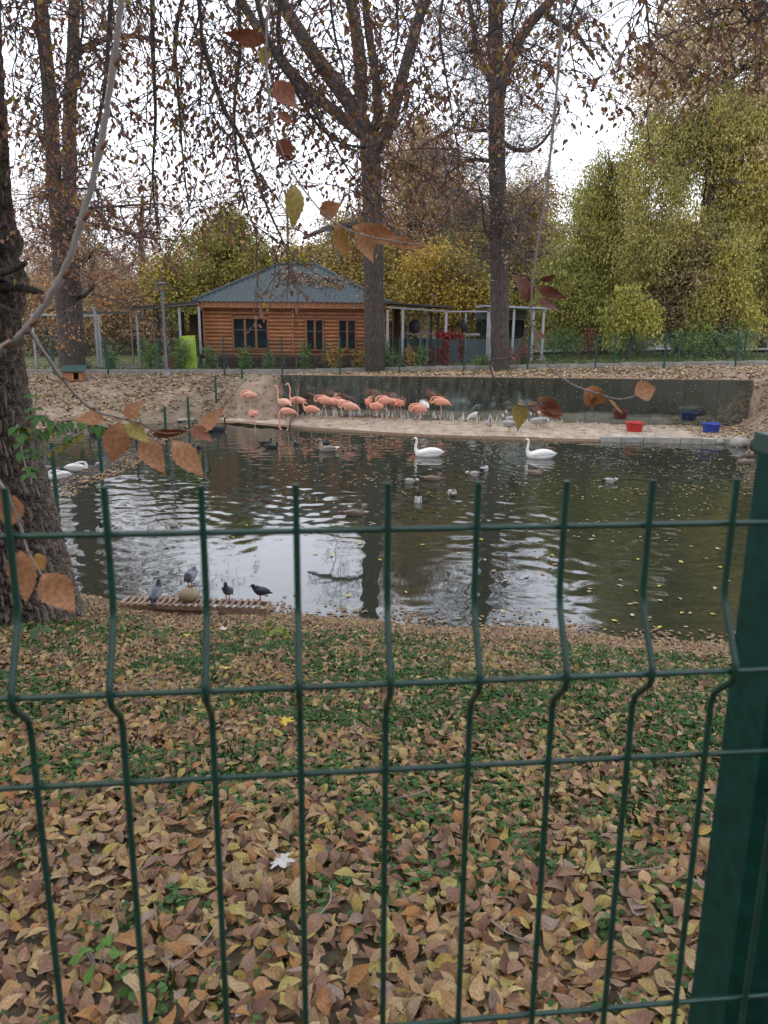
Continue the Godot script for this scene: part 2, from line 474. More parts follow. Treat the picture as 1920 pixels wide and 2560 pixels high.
func ground() -> void:
	var bank := put("near_bank_ground", sheet(150, 130, func(u, w):
		var x := lerpf(-16.0, 13.0, u)
		var s := near_z(x)
		var z := lerpf(s - 1.0, 14.0, pow(w, 2.0)) if w > 0.0 else s - 1.0
		return V(x, near_y(x, z), z)), M.soil)
	tag(bank, "leaf covered earth bank sloping from the near fence down to the pond", "ground", "", "structure")
	var far := put("far_bank_ground", sheet(220, 34, func(u, w):
		var x := lerpf(-17.0, 22.0, u)
		var f := far_z(x) + 0.25
		if x > -3.0: f = mirror_z(x) - 0.05
		if x > 12.0: f = mirror_z(x) - 0.45
		var z := lerpf(f, kerb_z(x) - 0.3, w)
		return V(x, far_y(x, z), z)), M.bank)
	tag(far, "pale earth bank rising from the far side of the pond to the kerb", "ground", "", "structure")
	var east := put("east_bank_ground", sheet(80, 50, func(u, w):
		var x := lerpf(10.7, 22.0, u * u)
		var z := lerpf(-18.5, mirror_z(x) + (0.03 if x < 12.05 else -0.52), w)
		return V(x, far_y(x, z), z)), M.bank)
	tag(east, "leaf strewn bank dropping to the shore past the mirrors' east end", "ground", "", "structure")
	var isl := put("sand_island_ground", sheet(170, 24, func(u, w):
		var x := lerpf(-7.2, 13.0, u)
		var f := far_z(x) + 0.06
		var b := mirror_z(x) - 0.02 if x > -3.7 else far_z(x) - 2.2
		var z := lerpf(f, b, w)
		return V(x, island_y(x, z), z)), M.sand)
	tag(isl, "flat sandy shore in front of the mirrors where flamingos stand", "ground", "", "structure")
	var spit := put("mud_spit_ground", sheet(26, 150, func(u, w):
		var z := lerpf(-14.2, -27.6, w)
		var x := -6.75 + 0.12 * sin(z * 0.9) + lerpf(-0.72, 0.55, u) * (0.75 + 0.25 * sin(z * 0.6 + 1.0))
		var e := 1.0 - absf(u * 2.0 - 1.0)
		return V(x, spit_y(x, z, e), z)), M.mud)
	tag(spit, "narrow mud spit under the fence standing in the pond", "ground", "", "structure")
	var bed := put("pond_bed", sheet(4, 4, func(u, w): return V(lerpf(-22, 18, u), -2.75, lerpf(-32, -6, w))), M.mud)
	tag(bed, "muddy bottom of the pond", "ground", "", "structure")
	var park := put("park_lawn", sheet(60, 40, func(u, w):
		var x := lerpf(-140.0, 140.0, u)
		var k := kerb_z(clampf(x, -40.0, 45.0))
		var z := lerpf(k - 0.25, -200.0, w * w)
		return V(x, lerpf(kerb_y(clampf(x, -13.0, 40.0)), 0.3, clampf((k - z) / 60.0, 0.0, 1.0)) - 0.03, z)), M.turf)
	tag(park, "park lawn with fallen leaves beyond the far fence", "lawn", "", "structure")
	var back := put("rear_ground", sheet(20, 20, func(u, w): return V(lerpf(-80, 80, u), -0.06 + lerpf(0.0, 0.3, w), lerpf(13.5, 90.0, w))), M.soil)
	tag(back, "ground behind the photographer", "ground", "", "structure")
	# side banks of the pond, outside the frame but met by its reflections
	for s in [-1, 1]:
		var sb := put("side_bank_ground", sheet(14, 20, func(u, w):
			var z := lerpf(14.0, -31.0, w)
			var x0 := -15.8 if s < 0 else lerp_path([-31.0, 21.5, -19.5, 14.0, -12.0, 12.9, 14.0, 12.9], z)
			return V(x0 + s * u * 60.0, lerpf(-0.45 if s < 0 else (-0.5 if z < -8 else 0.0), 0.5, u) + (-1.7 if u == 0.0 else 0.0), z)), M.soil)
		tag(sb, "earth bank at the %s end of the pond" % ("west" if s < 0 else "east"), "ground", "", "structure")
	# kerb of concrete lengths between bank and park, and the narrow path behind it
	var kerb := thing("path_kerb", "pale concrete kerb along the foot of the far fence", "kerb")
	kerb.set_meta("kind", "structure")
	for i in 34:
		var x := -16.0 + i * 1.2
		var a := V(x, kerb_y(x), kerb_z(x)); var b := V(x + 1.19, kerb_y(x + 1.19), kerb_z(x + 1.19))
		var g := G.new()
		g.box(Vector3.ZERO, V(a.distance_to(b), 0.24, 0.12))
		var o := put("kerbstone", g.mesh(), M.concrete, kerb)
		o.position = (a + b) * 0.5 + V(0, -0.03 + rr(-0.006, 0.006), 0)
		o.rotation.y = -atan2(b.z - a.z, b.x - a.x)
	var path := put("footpath", sheet(80, 2, func(u, w):
		var x := lerpf(-40.0, 42.0, u)
		return V(x, kerb_y(x) + 0.012, kerb_z(x) - 0.04 - w * 0.75)), M.concrete)
	tag(path, "narrow grey path between the two far fences", "path", "", "structure")
	var walk := put("park_path", sheet(40, 2, func(u, w):
		var x := lerpf(6.5, 60.0, u)
		return V(x, kerb_y(x) + 0.13, -41.0 + 0.02 * x - w * 3.0)), M.concrete)
	tag(walk, "pale park path crossing the lawn beyond the fences", "path", "", "structure")
	# edging boards along the sandy shore
	var edge := thing("shore_edging", "low edging of boards and stone blocks along the sandy shore", "edging")
	edge.set_meta("kind", "structure")
	var x := -6.3
	while x < 11.2:
		var len := rr(1.5, 2.3) if x < 6.0 else rr(0.55, 1.1)
		var a := V(x, 0, far_z(x)); var b := V(x + len - 0.02, 0, far_z(x + len - 0.02))
		var g := G.new()
		var h := 0.10 if x < 6.0 else 0.17
		g.box(Vector3.ZERO, V(a.distance_to(b), h, 0.05 if x < 6.0 else 0.2))
		var o := put("edging_board" if x < 6.0 else "edging_block", g.mesh(), M.old_wood if x < 6.0 else M.concrete, edge)
		o.position = (a + b) * 0.5 + V(0, WATER + h * 0.5 - 0.02 + rr(-0.012, 0.012), rr(0.04, 0.09))
		o.rotation = V(rr(-0.1, 0.1), -atan2(b.z - a.z, b.x - a.x), rr(-0.008, 0.008))
		x += len
	# leaf litter on the far bank, the shore and the lawn
	var ms := [leaf_mesh(0.55, 0.35, 0.4, 0.3, 3, false, 2), leaf_mesh(0.5, -0.4, -0.3, -0.4, 3, false, 2)]
	var pal := [L(.44, .28, .18), L(.36, .21, .13), L(.52, .38, .25), L(.28, .16, .10), L(.48, .37, .16), L(.55, .43, .32)]
	var w := [[], []]; var t := [[], []]
	for i in 21000:
		var px := rr(-14.5, 19.0)
		var f := far_z(px) if px < -3.7 else mirror_z(px) - 0.1
		if px > 12.1: f = -20.5
		var pz := lerpf(kerb_z(px) + 0.1, f, rng.randf())
		var k := noise.get_noise_2d(px * 45.0 + 300.0, pz * 60.0)
		if k < -0.2 and rng.randf() < 0.8: continue
		if px > -5.4 and px < -3.4 and rng.randf() < 0.8: continue
		put_leaf(w, t, V(px, far_y(px, pz) + 0.015, pz), rr(0.10, 0.17), pal)
	for i in 700:   # a thinner scatter on the sand, thickest at the foot of the mirrors
		var px := rr(-5.5, 12.2)
		var pz := lerpf(mirror_z(px), far_z(px), pow(rng.randf(), 2.6))
		if px < -3.0 and rng.randf() < 0.3: pz = lerpf(far_z(px) - 2.0, far_z(px), rng.randf())
		put_leaf(w, t, V(px, island_y(px, pz) + 0.01, pz), rr(0.07, 0.12), pal)
	for i in 700:   # heaped on the right end of the shore
		var px := rr(9.6, 12.6)
		var pz := rr(-26.2, -23.6)
		put_leaf(w, t, V(px, island_y(px, pz) + 0.02, pz), rr(0.08, 0.13), pal)
	for i in 4200:   # down the slope past the mirrors' east end
		var px := rr(11.0, 15.0)
		var pz := rr(-28.5, -20.5)
		if px < 12.1 and pz < mirror_z(px) + 0.1: continue
		put_leaf(w, t, V(px, maxf(far_y(px, pz), island_y(px, pz) if px < 13.0 and pz > mirror_z(px) else -9.0) + 0.02, pz), rr(0.09, 0.15), pal)
	for i in 5000:
		var px := rr(-16.0, 26.0)
		var pz := kerb_z(px) - 0.9 - pow(rng.randf(), 1.7) * 16.0
		if noise.get_noise_2d(px * 40.0, pz * 40.0) < -0.1 and rng.randf() < 0.8: continue
		put_leaf(w, t, V(px, kerb_y(px) + 0.02 + (kerb_z(px) - pz) * 0.004, pz), rr(0.10, 0.17), pal)
	for i in 1500:   # along the mud spit
		var pz := rr(-15.5, -27.0)
		var q := lerpf(-0.6, 0.52, pow(rng.randf(), 0.5))
		var px := -6.75 + 0.12 * sin(pz * 0.9) + q
		put_leaf(w, t, V(px, maxf(WATER + 0.012, spit_y(px, pz, 1.0 - absf(q) / 0.7) + 0.012), pz), rr(0.05, 0.10), [L(.42, .26, .13), L(.5, .33, .17), L(.3, .18, .1)])
	var lit := thing("far_leaf_litter", "brown leaf litter scattered over the far bank and shore", "fallen leaves")
	lit.set_meta("kind", "stuff")
	merged("leaves", ms, M.litter, w, t, lit)
	# tufts on the lawn and the bank top
	w = [[], []]; t = [[], []]
	for i in 7000:
		var px := rr(-15.0, 27.0)
		var k := kerb_z(px)
		var pz := k - 0.85 - pow(rng.randf(), 1.5) * 12.0
		if px < 4.5 and rng.randf() < 0.6: continue
		if rng.randf() < 0.16 and px < 12.0: pz = k + rr(0.1, 2.6)
		var y := kerb_y(px) - 0.02 if pz < k else far_y(px, pz)
		if pz > k and noise.get_noise_2d(px * 40.0 + 900.0, pz * 40.0) < 0.1: continue
		var gg := rr(0.6, 1.2)
		w[0].append(Transform3D(Basis(Vector3.UP, rr(0, TAU)).scaled(Vector3.ONE * rr(0.5, 1.1)), V(px, y, pz)))
		t[0].append(L(.11 * gg, .19 * gg, .035 * gg))
	var tu := many("lawn_grass", tuft(14, 0.17), M.foliage, w[0], t[0])
	tag(tu, "short green grass on the lawn beyond the far fence", "grass")

func spit_y(x: float, z: float, e: float) -> float:
	return WATER - 0.08 + 0.12 * minf(e * 1.8, 1.0) * smoothstep(-14.2, -16.2, z) + 0.10 * noise.get_noise_2d(x * 80.0, z * 80.0) + 0.05 * noise.get_noise_2d(x * 220.0, z * 220.0)
func rosette() -> ArrayMesh:   # flat little round leaves of clover and weeds
	var g := G.new()
	for i in 13:
		var a := rr(0, TAU); var q := sqrt(rng.randf()) * 0.075
		var p := V(cos(a) * q, rr(0.002, 0.024), sin(a) * q)
		var b := Basis.from_euler(V(rr(-0.45, 0.45), rr(0, TAU), rr(-0.45, 0.45))) * rr(0.008, 0.015)
		var sh := rr(0.75, 1.25)
		var rim := []
		for k in 6: rim.append(p + b * V(cos(TAU * k / 6.0), 0.12 * (k % 2), sin(TAU * k / 6.0) * 0.85))
		g.flat([rim[5], rim[4], rim[3], rim[2], rim[1], rim[0]], Color(sh, sh, sh))
	return g.mesh()
func put_leaf(w: Array, t: Array, p: Vector3, s: float, pal: Array, tilt := 0.35) -> void:
	var k := rng.randi() % w.size()
	var b := Basis.from_euler(V(rr(-tilt, tilt), rr(0, TAU), rr(-tilt, tilt)))
	if rng.randf() < 0.3: b = b * Basis(Vector3.RIGHT, PI)
	w[k].append(Transform3D(b.scaled(Vector3.ONE * s), p))
	var c: Color = pal[rng.randi() % pal.size()]
	var q := rr(0.75, 1.2)
	t[k].append(Color(c.r * q, c.g * q * rr(0.94, 1.06), c.b * q))
func tuft(k: int, h: float) -> ArrayMesh:
	var g := G.new()
	for i in k:
		var a := rr(0, TAU)
		var d := V(cos(a), 0, sin(a))
		var p := d * rr(0.0, 0.08)
		var s := d.cross(Vector3.UP) * 0.006
		var l := h * rr(0.5, 1.1)
		var tip := p + d * l * rr(0.2, 0.9) + V(0, l, 0)
		var nn := (d + V(0, 0.7, 0)).normalized()
		var f := g.v.size()
		var sh := rr(0.75, 1.25)
		g.vert(p - s, nn, Color(sh, sh, sh)); g.vert(p + s, nn, Color(sh, sh, sh)); g.vert(tip, nn, Color(sh * 1.1, sh, sh))
		g.tri(f, f + 1, f + 2)
	return g.mesh()

# ---------------------------------------------------------------- water
const RINGS := [[-5.4, -12.4, 0.055, 0.34, 2.6], [-3.6, -13.2, 0.06, 0.42, 2.8], [1.3, -20.6, 0.05, 0.3, 2.2], [4.9, -20.3, 0.06, 0.34, 3.0], [1.0, -15.9, 0.05, 0.3, 1.6], [2.1, -14.8, 0.04, 0.3, 1.6], [-0.5, -13.4, 0.05, 0.36, 2.0], [1.6, -13.4, 0.05, 0.5, 3.2], [3.6, -13.0, 0.05, 0.5, 3.0], [5.4, -15.6, 0.05, 0.4, 2.0], [-4.4, -11.3, 0.09, 0.2, 0.8], [4.6, -12.2, 0.06, 0.33, 1.5]]
func wave(x: float, z: float) -> Vector3:   # height and slopes of the pond's ripples
	var h := 0.0; var sx := 0.0; var sz := 0.0
	var ph := noise.get_noise_2d(x * 28.0, z * 28.0) * 9.0
	var far := smoothstep(-11.0, -19.0, z)
	var calm := 1.0 - 0.93 * exp(-(pow((x + 1.3) / 2.3, 2) + pow((z + 10.9) / 2.6, 2)))
	var rough := (0.22 + 0.6 * clampf(0.5 + 1.3 * noise.get_noise_2d(x * 14.0 + 40.0, z * 14.0), 0.0, 1.0)) * calm
	for q in [[0.25, 1.0, 0.62, 0.022], [-0.35, 1.0, 0.37, 0.02], [0.8, 0.8, 0.27, 0.014], [-0.9, 0.6, 0.21, 0.012], [0.1, 1.0, 0.17, 0.012]]:
		var l := sqrt(q[0] * q[0] + q[1] * q[1])
		var k: float = TAU / q[2]
		var a: float = (x * q[0] + z * q[1]) / l * k + ph * (1.0 if q[2] > 0.3 else 1.7)
		var s: float = q[3] * rough * (1.0 + 0.5 * far) * cos(a)
		h += q[3] / k * rough * sin(a)
		sx += s * q[0] / l; sz += s * q[1] / l
	for r in RINGS:
		var dx: float = x - r[0]; var dz: float = z - r[1]
		var d := sqrt(dx * dx + dz * dz) + 0.02
		var e: float = r[2] * 0.75 * calm * exp(-d / r[4]) * smoothstep(0.0, 0.35, d)
		if e < 0.002: continue
		var k: float = TAU / r[3]
		var a := d * k + ph * 0.35
		h += e / k * sin(a)
		sx += e * cos(a) * dx / d; sz += e * cos(a) * dz / d
	return V(h, sx, sz)
func water() -> void:
	M.water = mat(0.026, 0.03, 0.02, 0.025)
	M.water.metallic_specular = 0.92
	var g := G.new()
	var zs := [-6.9]
	while zs[-1] > -31.0: zs.append(zs[-1] - lerpf(0.035, 0.11, clampf((-zs[-1] - 8.0) / 14.0, 0.0, 1.0)))
	var nx := 470
	for z in zs:
		for i in nx + 1:
			var u := float(i) / nx * 2.0 - 1.0
			var x := -1.5 + (u * 0.55 + u * u * u * 0.45) * 15.0
			var w := wave(x, z)
			g.vert(V(x, WATER + w.x, z), V(-w.y, 1.0, -w.z).normalized(), Color.WHITE)
	for j in zs.size() - 1:
		for i in nx:
			var a := j * (nx + 1) + i
			g.x.append_array(PackedInt32Array([a, a + nx + 1, a + 1, a + 1, a + nx + 1, a + nx + 2]))
	tag(put("pond_water", g.mesh(), M.water), "dark rippled pond mirroring sky and trees", "pond", "", "structure")
	# floating leaves: the nearest as things, the far scatter as one mass
	var ms := [leaf_mesh(0.55, 0.12, 0.1, 0.1, 3), leaf_mesh(0.48, -0.12, 0.15, -0.2, 3)]
	var w := [[], []]; var t := [[], []]
	var pal := [L(.36, .29, .13), L(.32, .22, .12), L(.38, .34, .2), L(.36, .19, .08), L(.42, .36, .27)]
	for i in 3900:
		var z := rr(-12.5, -24.6)
		var x := rr(-6.0, 10.8)
		if z < far_z(x) + 0.2: continue
		var k := noise.get_noise_2d(x * 30.0 + 77.0, z * 45.0) + clampf((x - 0.5) * 0.045, -0.3, 0.28) + clampf((-z - 17.0) * 0.03, -0.2, 0.15)
		if k < rr(-0.05, 0.45): continue
		put_leaf(w, t, V(x, WATER + 0.012 + wave(x, z).x, z), rr(0.05, 0.10), pal, 0.08)
	for i in 900:   # leaves gathered along the near margin
		var x := rr(-3.2, 4.6)
		var z := near_z(x) - absf(rng.randfn()) * 0.22 - 0.02
		if noise.get_noise_2d(x * 90.0, 50.0) < -0.1 and rng.randf() < 0.7: continue
		put_leaf(w, t, V(x, WATER + 0.012 + wave(x, z).x, z), rr(0.05, 0.09), [L(.30, .18, .09), L(.22, .13, .07), L(.36, .25, .12)], 0.1)
	var fl := thing("floating_leaf_scatter", "small yellow and brown leaves strewn over the pond water", "floating leaves")
	fl.set_meta("kind", "stuff")
	merged("leaves", ms, M.litter, w, t, fl)
	var cols := [[L(.62, .50, .06), "yellow"], [L(.46, .28, .15), "brown"], [L(.55, .43, .3), "tan"]]
	var cm := []
	for c in cols:
		var m: StandardMaterial3D = M.litter.duplicate()
		m.albedo_color = c[0].linear_to_srgb()
		cm.append(m)
	for i in 60:
		var x := rr(1.4, 5.4); var z := rr(-8.7, -12.8)
		if i < 14: x = rr(-2.6, 1.6); z = rr(-9.4, -13.5)
		if z > near_z(x) - 0.1: continue
		var k := rng.randi() % 3
		var o := put("floating_leaf", ms[i % 2], cm[k])
		o.position = V(x, WATER + 0.014 + wave(x, z).x, z)
		o.rotation = V(rr(-0.08, 0.08), rr(0, TAU), rr(-0.08, 0.08))
		o.scale = Vector3.ONE * rr(0.07, 0.115)
		tag(o, "%s leaf floating flat on the near water before the bank" % cols[k][1], "leaf", "leaves floating on the near water")

# ---------------------------------------------------------------- mirrors behind the flamingos
func mirror_wall() -> void:
	var W := 2048; var H := 192
	var im := Image.create(W, H, false, Image.FORMAT_RGB8)
	var me := Image.create(W, H, false, Image.FORMAT_RGB8)
	im.fill(Color(0.62, 0.66, 0.65)); me.fill(Color(0.94, 0.10, 0))
	var f := FastNoiseLite.new()
	f.seed = 5; f.frequency = 0.02; f.fractal_octaves = 4
	for x in W:
		var run := clampf(0.5 + f.get_noise_2d(x * 2.6, 3.0) * 1.3, 0.0, 1.0)
		var dirty := lerp_path([0, 0.3, 150, 0.75, 800, 0.7, 1200, 0.35, 1600, 0.12, 2048, 0.05], x)
		for y in H:
			var low := float(y) / H   # 1 at the foot
			var d := clampf(0.5 + f.get_noise_2d(x * 1.2, y * 0.35 + 400.0) * 1.4, 0.0, 1.0) * 0.14 * dirty + 0.01
			var c := Color(0.60, 0.62, 0.60)
			var splash := smoothstep(1.0 - 0.42 * run * dirty, 1.06 - 0.30 * run * dirty, low) * clampf(0.55 + 0.9 * f.get_noise_2d(x * 5.0, y * 0.7), 0.0, 1.0)
			if splash > 0.3:
				d = maxf(d, splash * 0.85); c = Color(0.83, 0.82, 0.78)
			me.set_pixel(x, y, Color(0.97 - d, 0.06 + d * 0.5, 0))
			im.set_pixel(x, y, Color(0.57, 0.605, 0.59).lerp(c, clampf(d * 1.5, 0.0, 1.0)))
	for i in 420:   # white flecks
		var x := rng.randi() % (W - 3); var y := rng.randi() % (H - 8)
		var s := 1
		im.fill_rect(Rect2i(x, y, s, s + rng.randi() % 4), Color(0.86, 0.86, 0.82))
		me.fill_rect(Rect2i(x, y, s, s + 2), Color(0.1, 0.6, 0))
	var m := StandardMaterial3D.new()
	m.albedo_texture = ImageTexture.create_from_image(im)
	m.metallic = 1.0
	m.metallic_texture = ImageTexture.create_from_image(me)
	m.metallic_texture_channel = BaseMaterial3D.TEXTURE_CHANNEL_RED
	m.roughness = 1.0
	m.roughness_texture = m.metallic_texture
	m.roughness_texture_channel = BaseMaterial3D.TEXTURE_CHANNEL_GREEN
	var root := thing("mirror_wall", "long low wall of dirty mirror panels behind the flamingos", "mirror", V(-3.64, -1.85, -28.4), "", -atan2(2.33, 15.69))
	var n := 15
	var wd := 15.86 / n
	for i in n:
		var h := 1.46 + 0.008 * i
		var g := G.new()
		var u0 := float(i) / n; var u1 := (i + 1.0) / n
		var a := wd * 0.5 - 0.006
		g.flat([V(-a, 0.03, 0.012), V(-a, h, 0.012), V(a, h, 0.012), V(a, 0.03, 0.012)], Color.WHITE, [Vector2(u0, 1), Vector2(u0, 0), Vector2(u1, 0), Vector2(u1, 1)])
		var p := put("mirror_panel", g.mesh(), m, root)
		p.position = V((i + 0.5) * wd, 0, 0)
		p.rotation = V(rr(-0.006, 0.004), rr(-0.012, 0.012), 0)
		g = G.new()
		g.box(V(0, h * 0.5, -0.02), V(wd, h, 0.04))
		put("backing_board", g.mesh(), M.grey_metal, root).position = V((i + 0.5) * wd, 0, -0.02)
	var g := G.new()
	g.box(V(7.93, 1.535, -0.02), V(15.9, 0.022, 0.07), Color.WHITE, Basis(V(0, 0, 1), 0.0074))
	put("top_rail", g.mesh(), M.old_wood, root)
	g = G.new()
	g.box(V(7.93, 0.01, 0.03), V(15.9, 0.05, 0.06))
	put("foot_rail", g.mesh(), M.old_wood, root)

# ---------------------------------------------------------------- log house
func roof_plane(g: G, a: Vector3, b: Vector3, up: Vector3, run_a: float, run_b: float, wave_h: float) -> void:
	var d := (b - a).normalized()
	var l := a.distance_to(b)
	var nn := d.cross(up).normalized()
	if nn.y < 0: nn = -nn
	var s := 0.0
	var last := -1
	while s <= l + 0.001:
		var tm := minf(1.0, minf(s / maxf(run_a, 0.001), (l - s) / maxf(run_b, 0.001)))
		var ph := fposmod(s / 0.2, 1.0)
		var o := wave_h * clampf(sin(ph * TAU) * 1.6, -1.0, 1.0)
		var tn := (nn - d * wave_h * 8.0 * cos(ph * TAU)).normalized()
		var p0 := a + d * s + nn * o
		var f := g.vert(p0, tn, Color.WHITE)
		g.vert(p0 + up * maxf(tm, 0.0), tn, Color.WHITE)
		if last >= 0: g.quad(last, f, f + 1, last + 1)
		last = f
		s += 0.04
func log_house() -> void:
	var h := thing("log_house", "small brown log cabin with a green hipped metal roof and stone plinth", "house", V(-3.72, -0.5, -33.5))
	var g := G.new()
	g.box(V(-0.05, 1.25, -2.95), V(7.4, 2.45, 5.8))
	put("wall", g.mesh(), M.wood_brown, h)
	# logs: one shared half round, scaled to its length
	g = G.new()
	for k in 8:
		for e in [-0.5, 0.5]:
			var a := PI * k / 7.0 - PI / 2
			g.vert(V(e, sin(a) * 0.078, cos(a) * 0.062), V(0, sin(a), cos(a)), Color.WHITE)
	for k in 7: g.quad(k * 2, k * 2 + 1, k * 2 + 3, k * 2 + 2)
	for e in [0, 1]:
		var f := g.v.size()
		for k in 8: g.vert(g.v[k * 2 + e], V(e * 2 - 1, 0, 0), Color.WHITE)
		for k in range(1, 7): g.tri(f, f + k, f + k + 1)
	var lm := g.mesh()
	var tones := []
	for k in 4:
		var m: StandardMaterial3D = M.wood_brown.duplicate()
		m.albedo_color = Color(0.86 + 0.05 * k, 0.86 + 0.045 * k, 0.86 + 0.04 * k)
		tones.append(m)
	var wins := [[-2.56, -1.18, 0.85, 2.04], [0.47, 1.11, 0.82, 2.0], [1.8, 2.46, 0.85, 2.0]]
	for i in 13:
		var y := 0.6 + i * 0.152
		var cuts := [[-3.74, -0.16], [-0.06, 3.62]]
		for w in wins:
			if y > w[2] - 0.09 and y < w[3] + 0.09:
				var nc := []
				for c in cuts:
					if w[0] > c[0] and w[1] < c[1]:
						nc.append([c[0], w[0] - 0.06]); nc.append([w[1] + 0.06, c[1]])
					else: nc.append(c)
				cuts = nc
		for c in cuts:
			var o := put("wall_log", lm, tones[rng.randi() % 4], h)
			o.position = V((c[0] + c[1]) * 0.5, y, 0.0)
			o.scale = V(c[1] - c[0], 1, 1)
	for tx in [-3.78, -0.11, 3.66]:
		g = G.new()
		g.box(V(tx, 1.5, 0.03), V(0.09, 1.98, 0.09))
		put("trim_board", g.mesh(), tones[2], h)
	for w in wins:
		var cx: float = (w[0] + w[1]) * 0.5; var cy: float = (w[2] + w[3]) * 0.5
		var ww: float = w[1] - w[0]; var hh: float = w[3] - w[2]
		g = G.new()
		g.box(V(0, hh * 0.5 + 0.03, 0.035), V(ww + 0.14, 0.07, 0.09))
		g.box(V(0, -hh * 0.5 - 0.03, 0.05), V(ww + 0.16, 0.06, 0.13))
		for s in [-1, 1]: g.box(V(s * (ww * 0.5 + 0.03), 0, 0.033), V(0.07, hh, 0.085))
		var o := put("window", g.mesh(), M.wood_frame, h)
		o.position = V(cx, cy, 0.01)
		var np := 3 if ww > 1.0 else 2
		for k in np:
			g = G.new()
			g.box(V(-ww * 0.5 + (k + 0.5) * ww / np, 0, 0.008), V(ww / np - 0.07, hh - 0.08, 0.012))
			put("pane", g.mesh(), M.glass_dark, o)
			if k > 0:
				g = G.new()
				g.box(V(-ww * 0.5 + k * ww / np, 0, 0.02), V(0.09, hh, 0.03))
				put("mullion", g.mesh(), M.wood_frame, o)
		g = G.new()
		g.box(V(0, hh * 0.12, 0.016), V(ww - 0.02, 0.022, 0.008))
		put("curtain_rail", g.mesh(), M.grey_metal, o)
	# plinth of irregular stones
	g = G.new()
	g.box(V(-0.05, 0.26, -2.93), V(7.46, 0.54, 5.9))
	put("plinth_mortar", g.mesh(), M.concrete, h)
	var sm := []
	for k in 3:
		sm.append(tri_tex(mat(0.62 + 0.14 * k, 0.6 + 0.13 * k, 0.6 + 0.13 * k, 0.85), ntex(30 + k, 0.03, Color(0.22, 0.15, 0.14), Color(0.40, 0.28, 0.26), 128, 4), 1.5))
	var top := []; var mid := []; var bot := []
	var nx := 16
	for i in nx + 1:
		var x := lerpf(-3.78, 3.68, float(i) / nx)
		top.append(x + rr(-0.1, 0.1)); mid.append(V(x + rr(-0.12, 0.12), 0.26 + rr(-0.09, 0.09), 0)); bot.append(x + rr(-0.1, 0.1))
	for i in nx:
		for row in 2:
			var q: Array = [V(top[i], 0.52, 0), V(top[i + 1], 0.52, 0), mid[i + 1], mid[i]] if row == 0 else [mid[i], mid[i + 1], V(bot[i + 1], 0.0, 0), V(bot[i], 0.0, 0)]
			var c: Vector3 = (q[0] + q[1] + q[2] + q[3]) * 0.25
			g = G.new()
			var rim := []; var face := []
			for p in q:
				rim.append(p.lerp(c, 0.05) + V(0, 0, 0.021)); face.append(p.lerp(c, 0.16) + V(0, 0, 0.045 + rr(0, 0.012)))
			g.flat([face[3], face[0], face[1], face[2]], Color.WHITE)
			for k in 4: g.flat([rim[k], rim[(k + 1) % 4], face[(k + 1) % 4], face[k]], Color.WHITE)
			put("plinth_stone", g.mesh(), sm[rng.randi() % 3], h)
	# eaves boards, roof, ridge caps
	g = G.new()
	for i in 66:
		g.box(V(-3.98 + i * 0.1185, 2.585, 0.33), V(0.108, 0.235 + 0.004 * (i % 3), 0.03))
	put("fascia_boards", g.mesh(), M.wood_fascia, h, "stuff")
	g = G.new()
	for s in [-1, 1]: g.box(V(-0.13 + s * 3.93, 2.585, -2.85), V(0.03, 0.235, 6.3))
	g.box(V(-0.13, 2.585, -6.04), V(7.9, 0.235, 0.03))
	g.box(V(-0.13, 2.478, -2.85), V(7.8, 0.02, 6.3))
	put("eaves", g.mesh(), M.wood_fascia, h)
	var e := 2.71
	var A := V(-4.12, e, 0.42); var B := V(3.88, e, 0.42); var C := V(3.88, e, -6.12); var D := V(-4.12, e, -6.12)
	var r0 := V(-1.0, 4.36, -2.85); var r1 := V(0.62, 4.36, -2.85)
	var rs := 1.65
	g = G.new()
	roof_plane(g, A, B, V(0, rs, -3.27), r0.x - A.x, B.x - r1.x, 0.014)
	roof_plane(g, C, D, V(0, rs, 3.27), C.x - r1.x, r0.x - D.x, 0.014)
	roof_plane(g, D, A, V(r0.x - A.x, rs, 0), 3.27, 3.27, 0.014)
	roof_plane(g, B, C, V(r1.x - B.x, rs, 0), 3.27, 3.27, 0.014)
	var roof := put("roof", g.mesh(), M.roof, h)
	for q in [[r0, r1], [A, r0], [D, r0], [B, r1], [C, r1]]:
		g = G.new()
		g.tube([q[0] + V(0, 0.02, 0), q[1] + V(0, 0.02, 0)], [V2(0.075, 0.045)], 8, Color.WHITE)
		put("ridge_cap", g.mesh(), M.roof, roof)
	# drifts of dry leaves caught on the front slope
	var w := [[], []]; var t := [[], []]
	var drift := thing("roof_leaf_drift", "drifts of dry brown leaves lying on the cabin roof", "fallen leaves")
	drift.set_meta("kind", "stuff")
	for i in 3200:
		var u := rr(-2.1, 3.2); var s := rr(0.1, 0.92)
		var k := exp(-pow((u - 0.1 + (s - 0.6) * 1.2) / 0.75, 2) - pow((s - 0.62 + u * 0.06) / 0.14, 2)) * 2.0 + exp(-pow((u - 1.6) / 0.95, 2) - pow((s - 0.5) / 0.13, 2)) * 1.8
		k += 0.5 * noise.get_noise_2d(u * 120.0, s * 300.0)
		if k < rr(0.25, 0.9) and rng.randf() > 0.03: continue
		var p := V(-3.72 + u, -0.5 + e + rs * s + 0.03, -33.5 + 0.42 - 3.27 * s)
		put_leaf(w, t, p, rr(0.09, 0.14), [L(.42, .25, .17), L(.52, .35, .25), L(.34, .2, .14)], 0.8)
	merged("leaves", [leaf_mesh(0.55, 0.3, 0.3, 0.2, 3, false, 2), leaf_mesh(0.5, -0.3, 0.3, 0.2, 3, false, 2)], M.litter, w, t, drift)

func V2(a: float, b: float) -> Vector2: return Vector2(a, b)

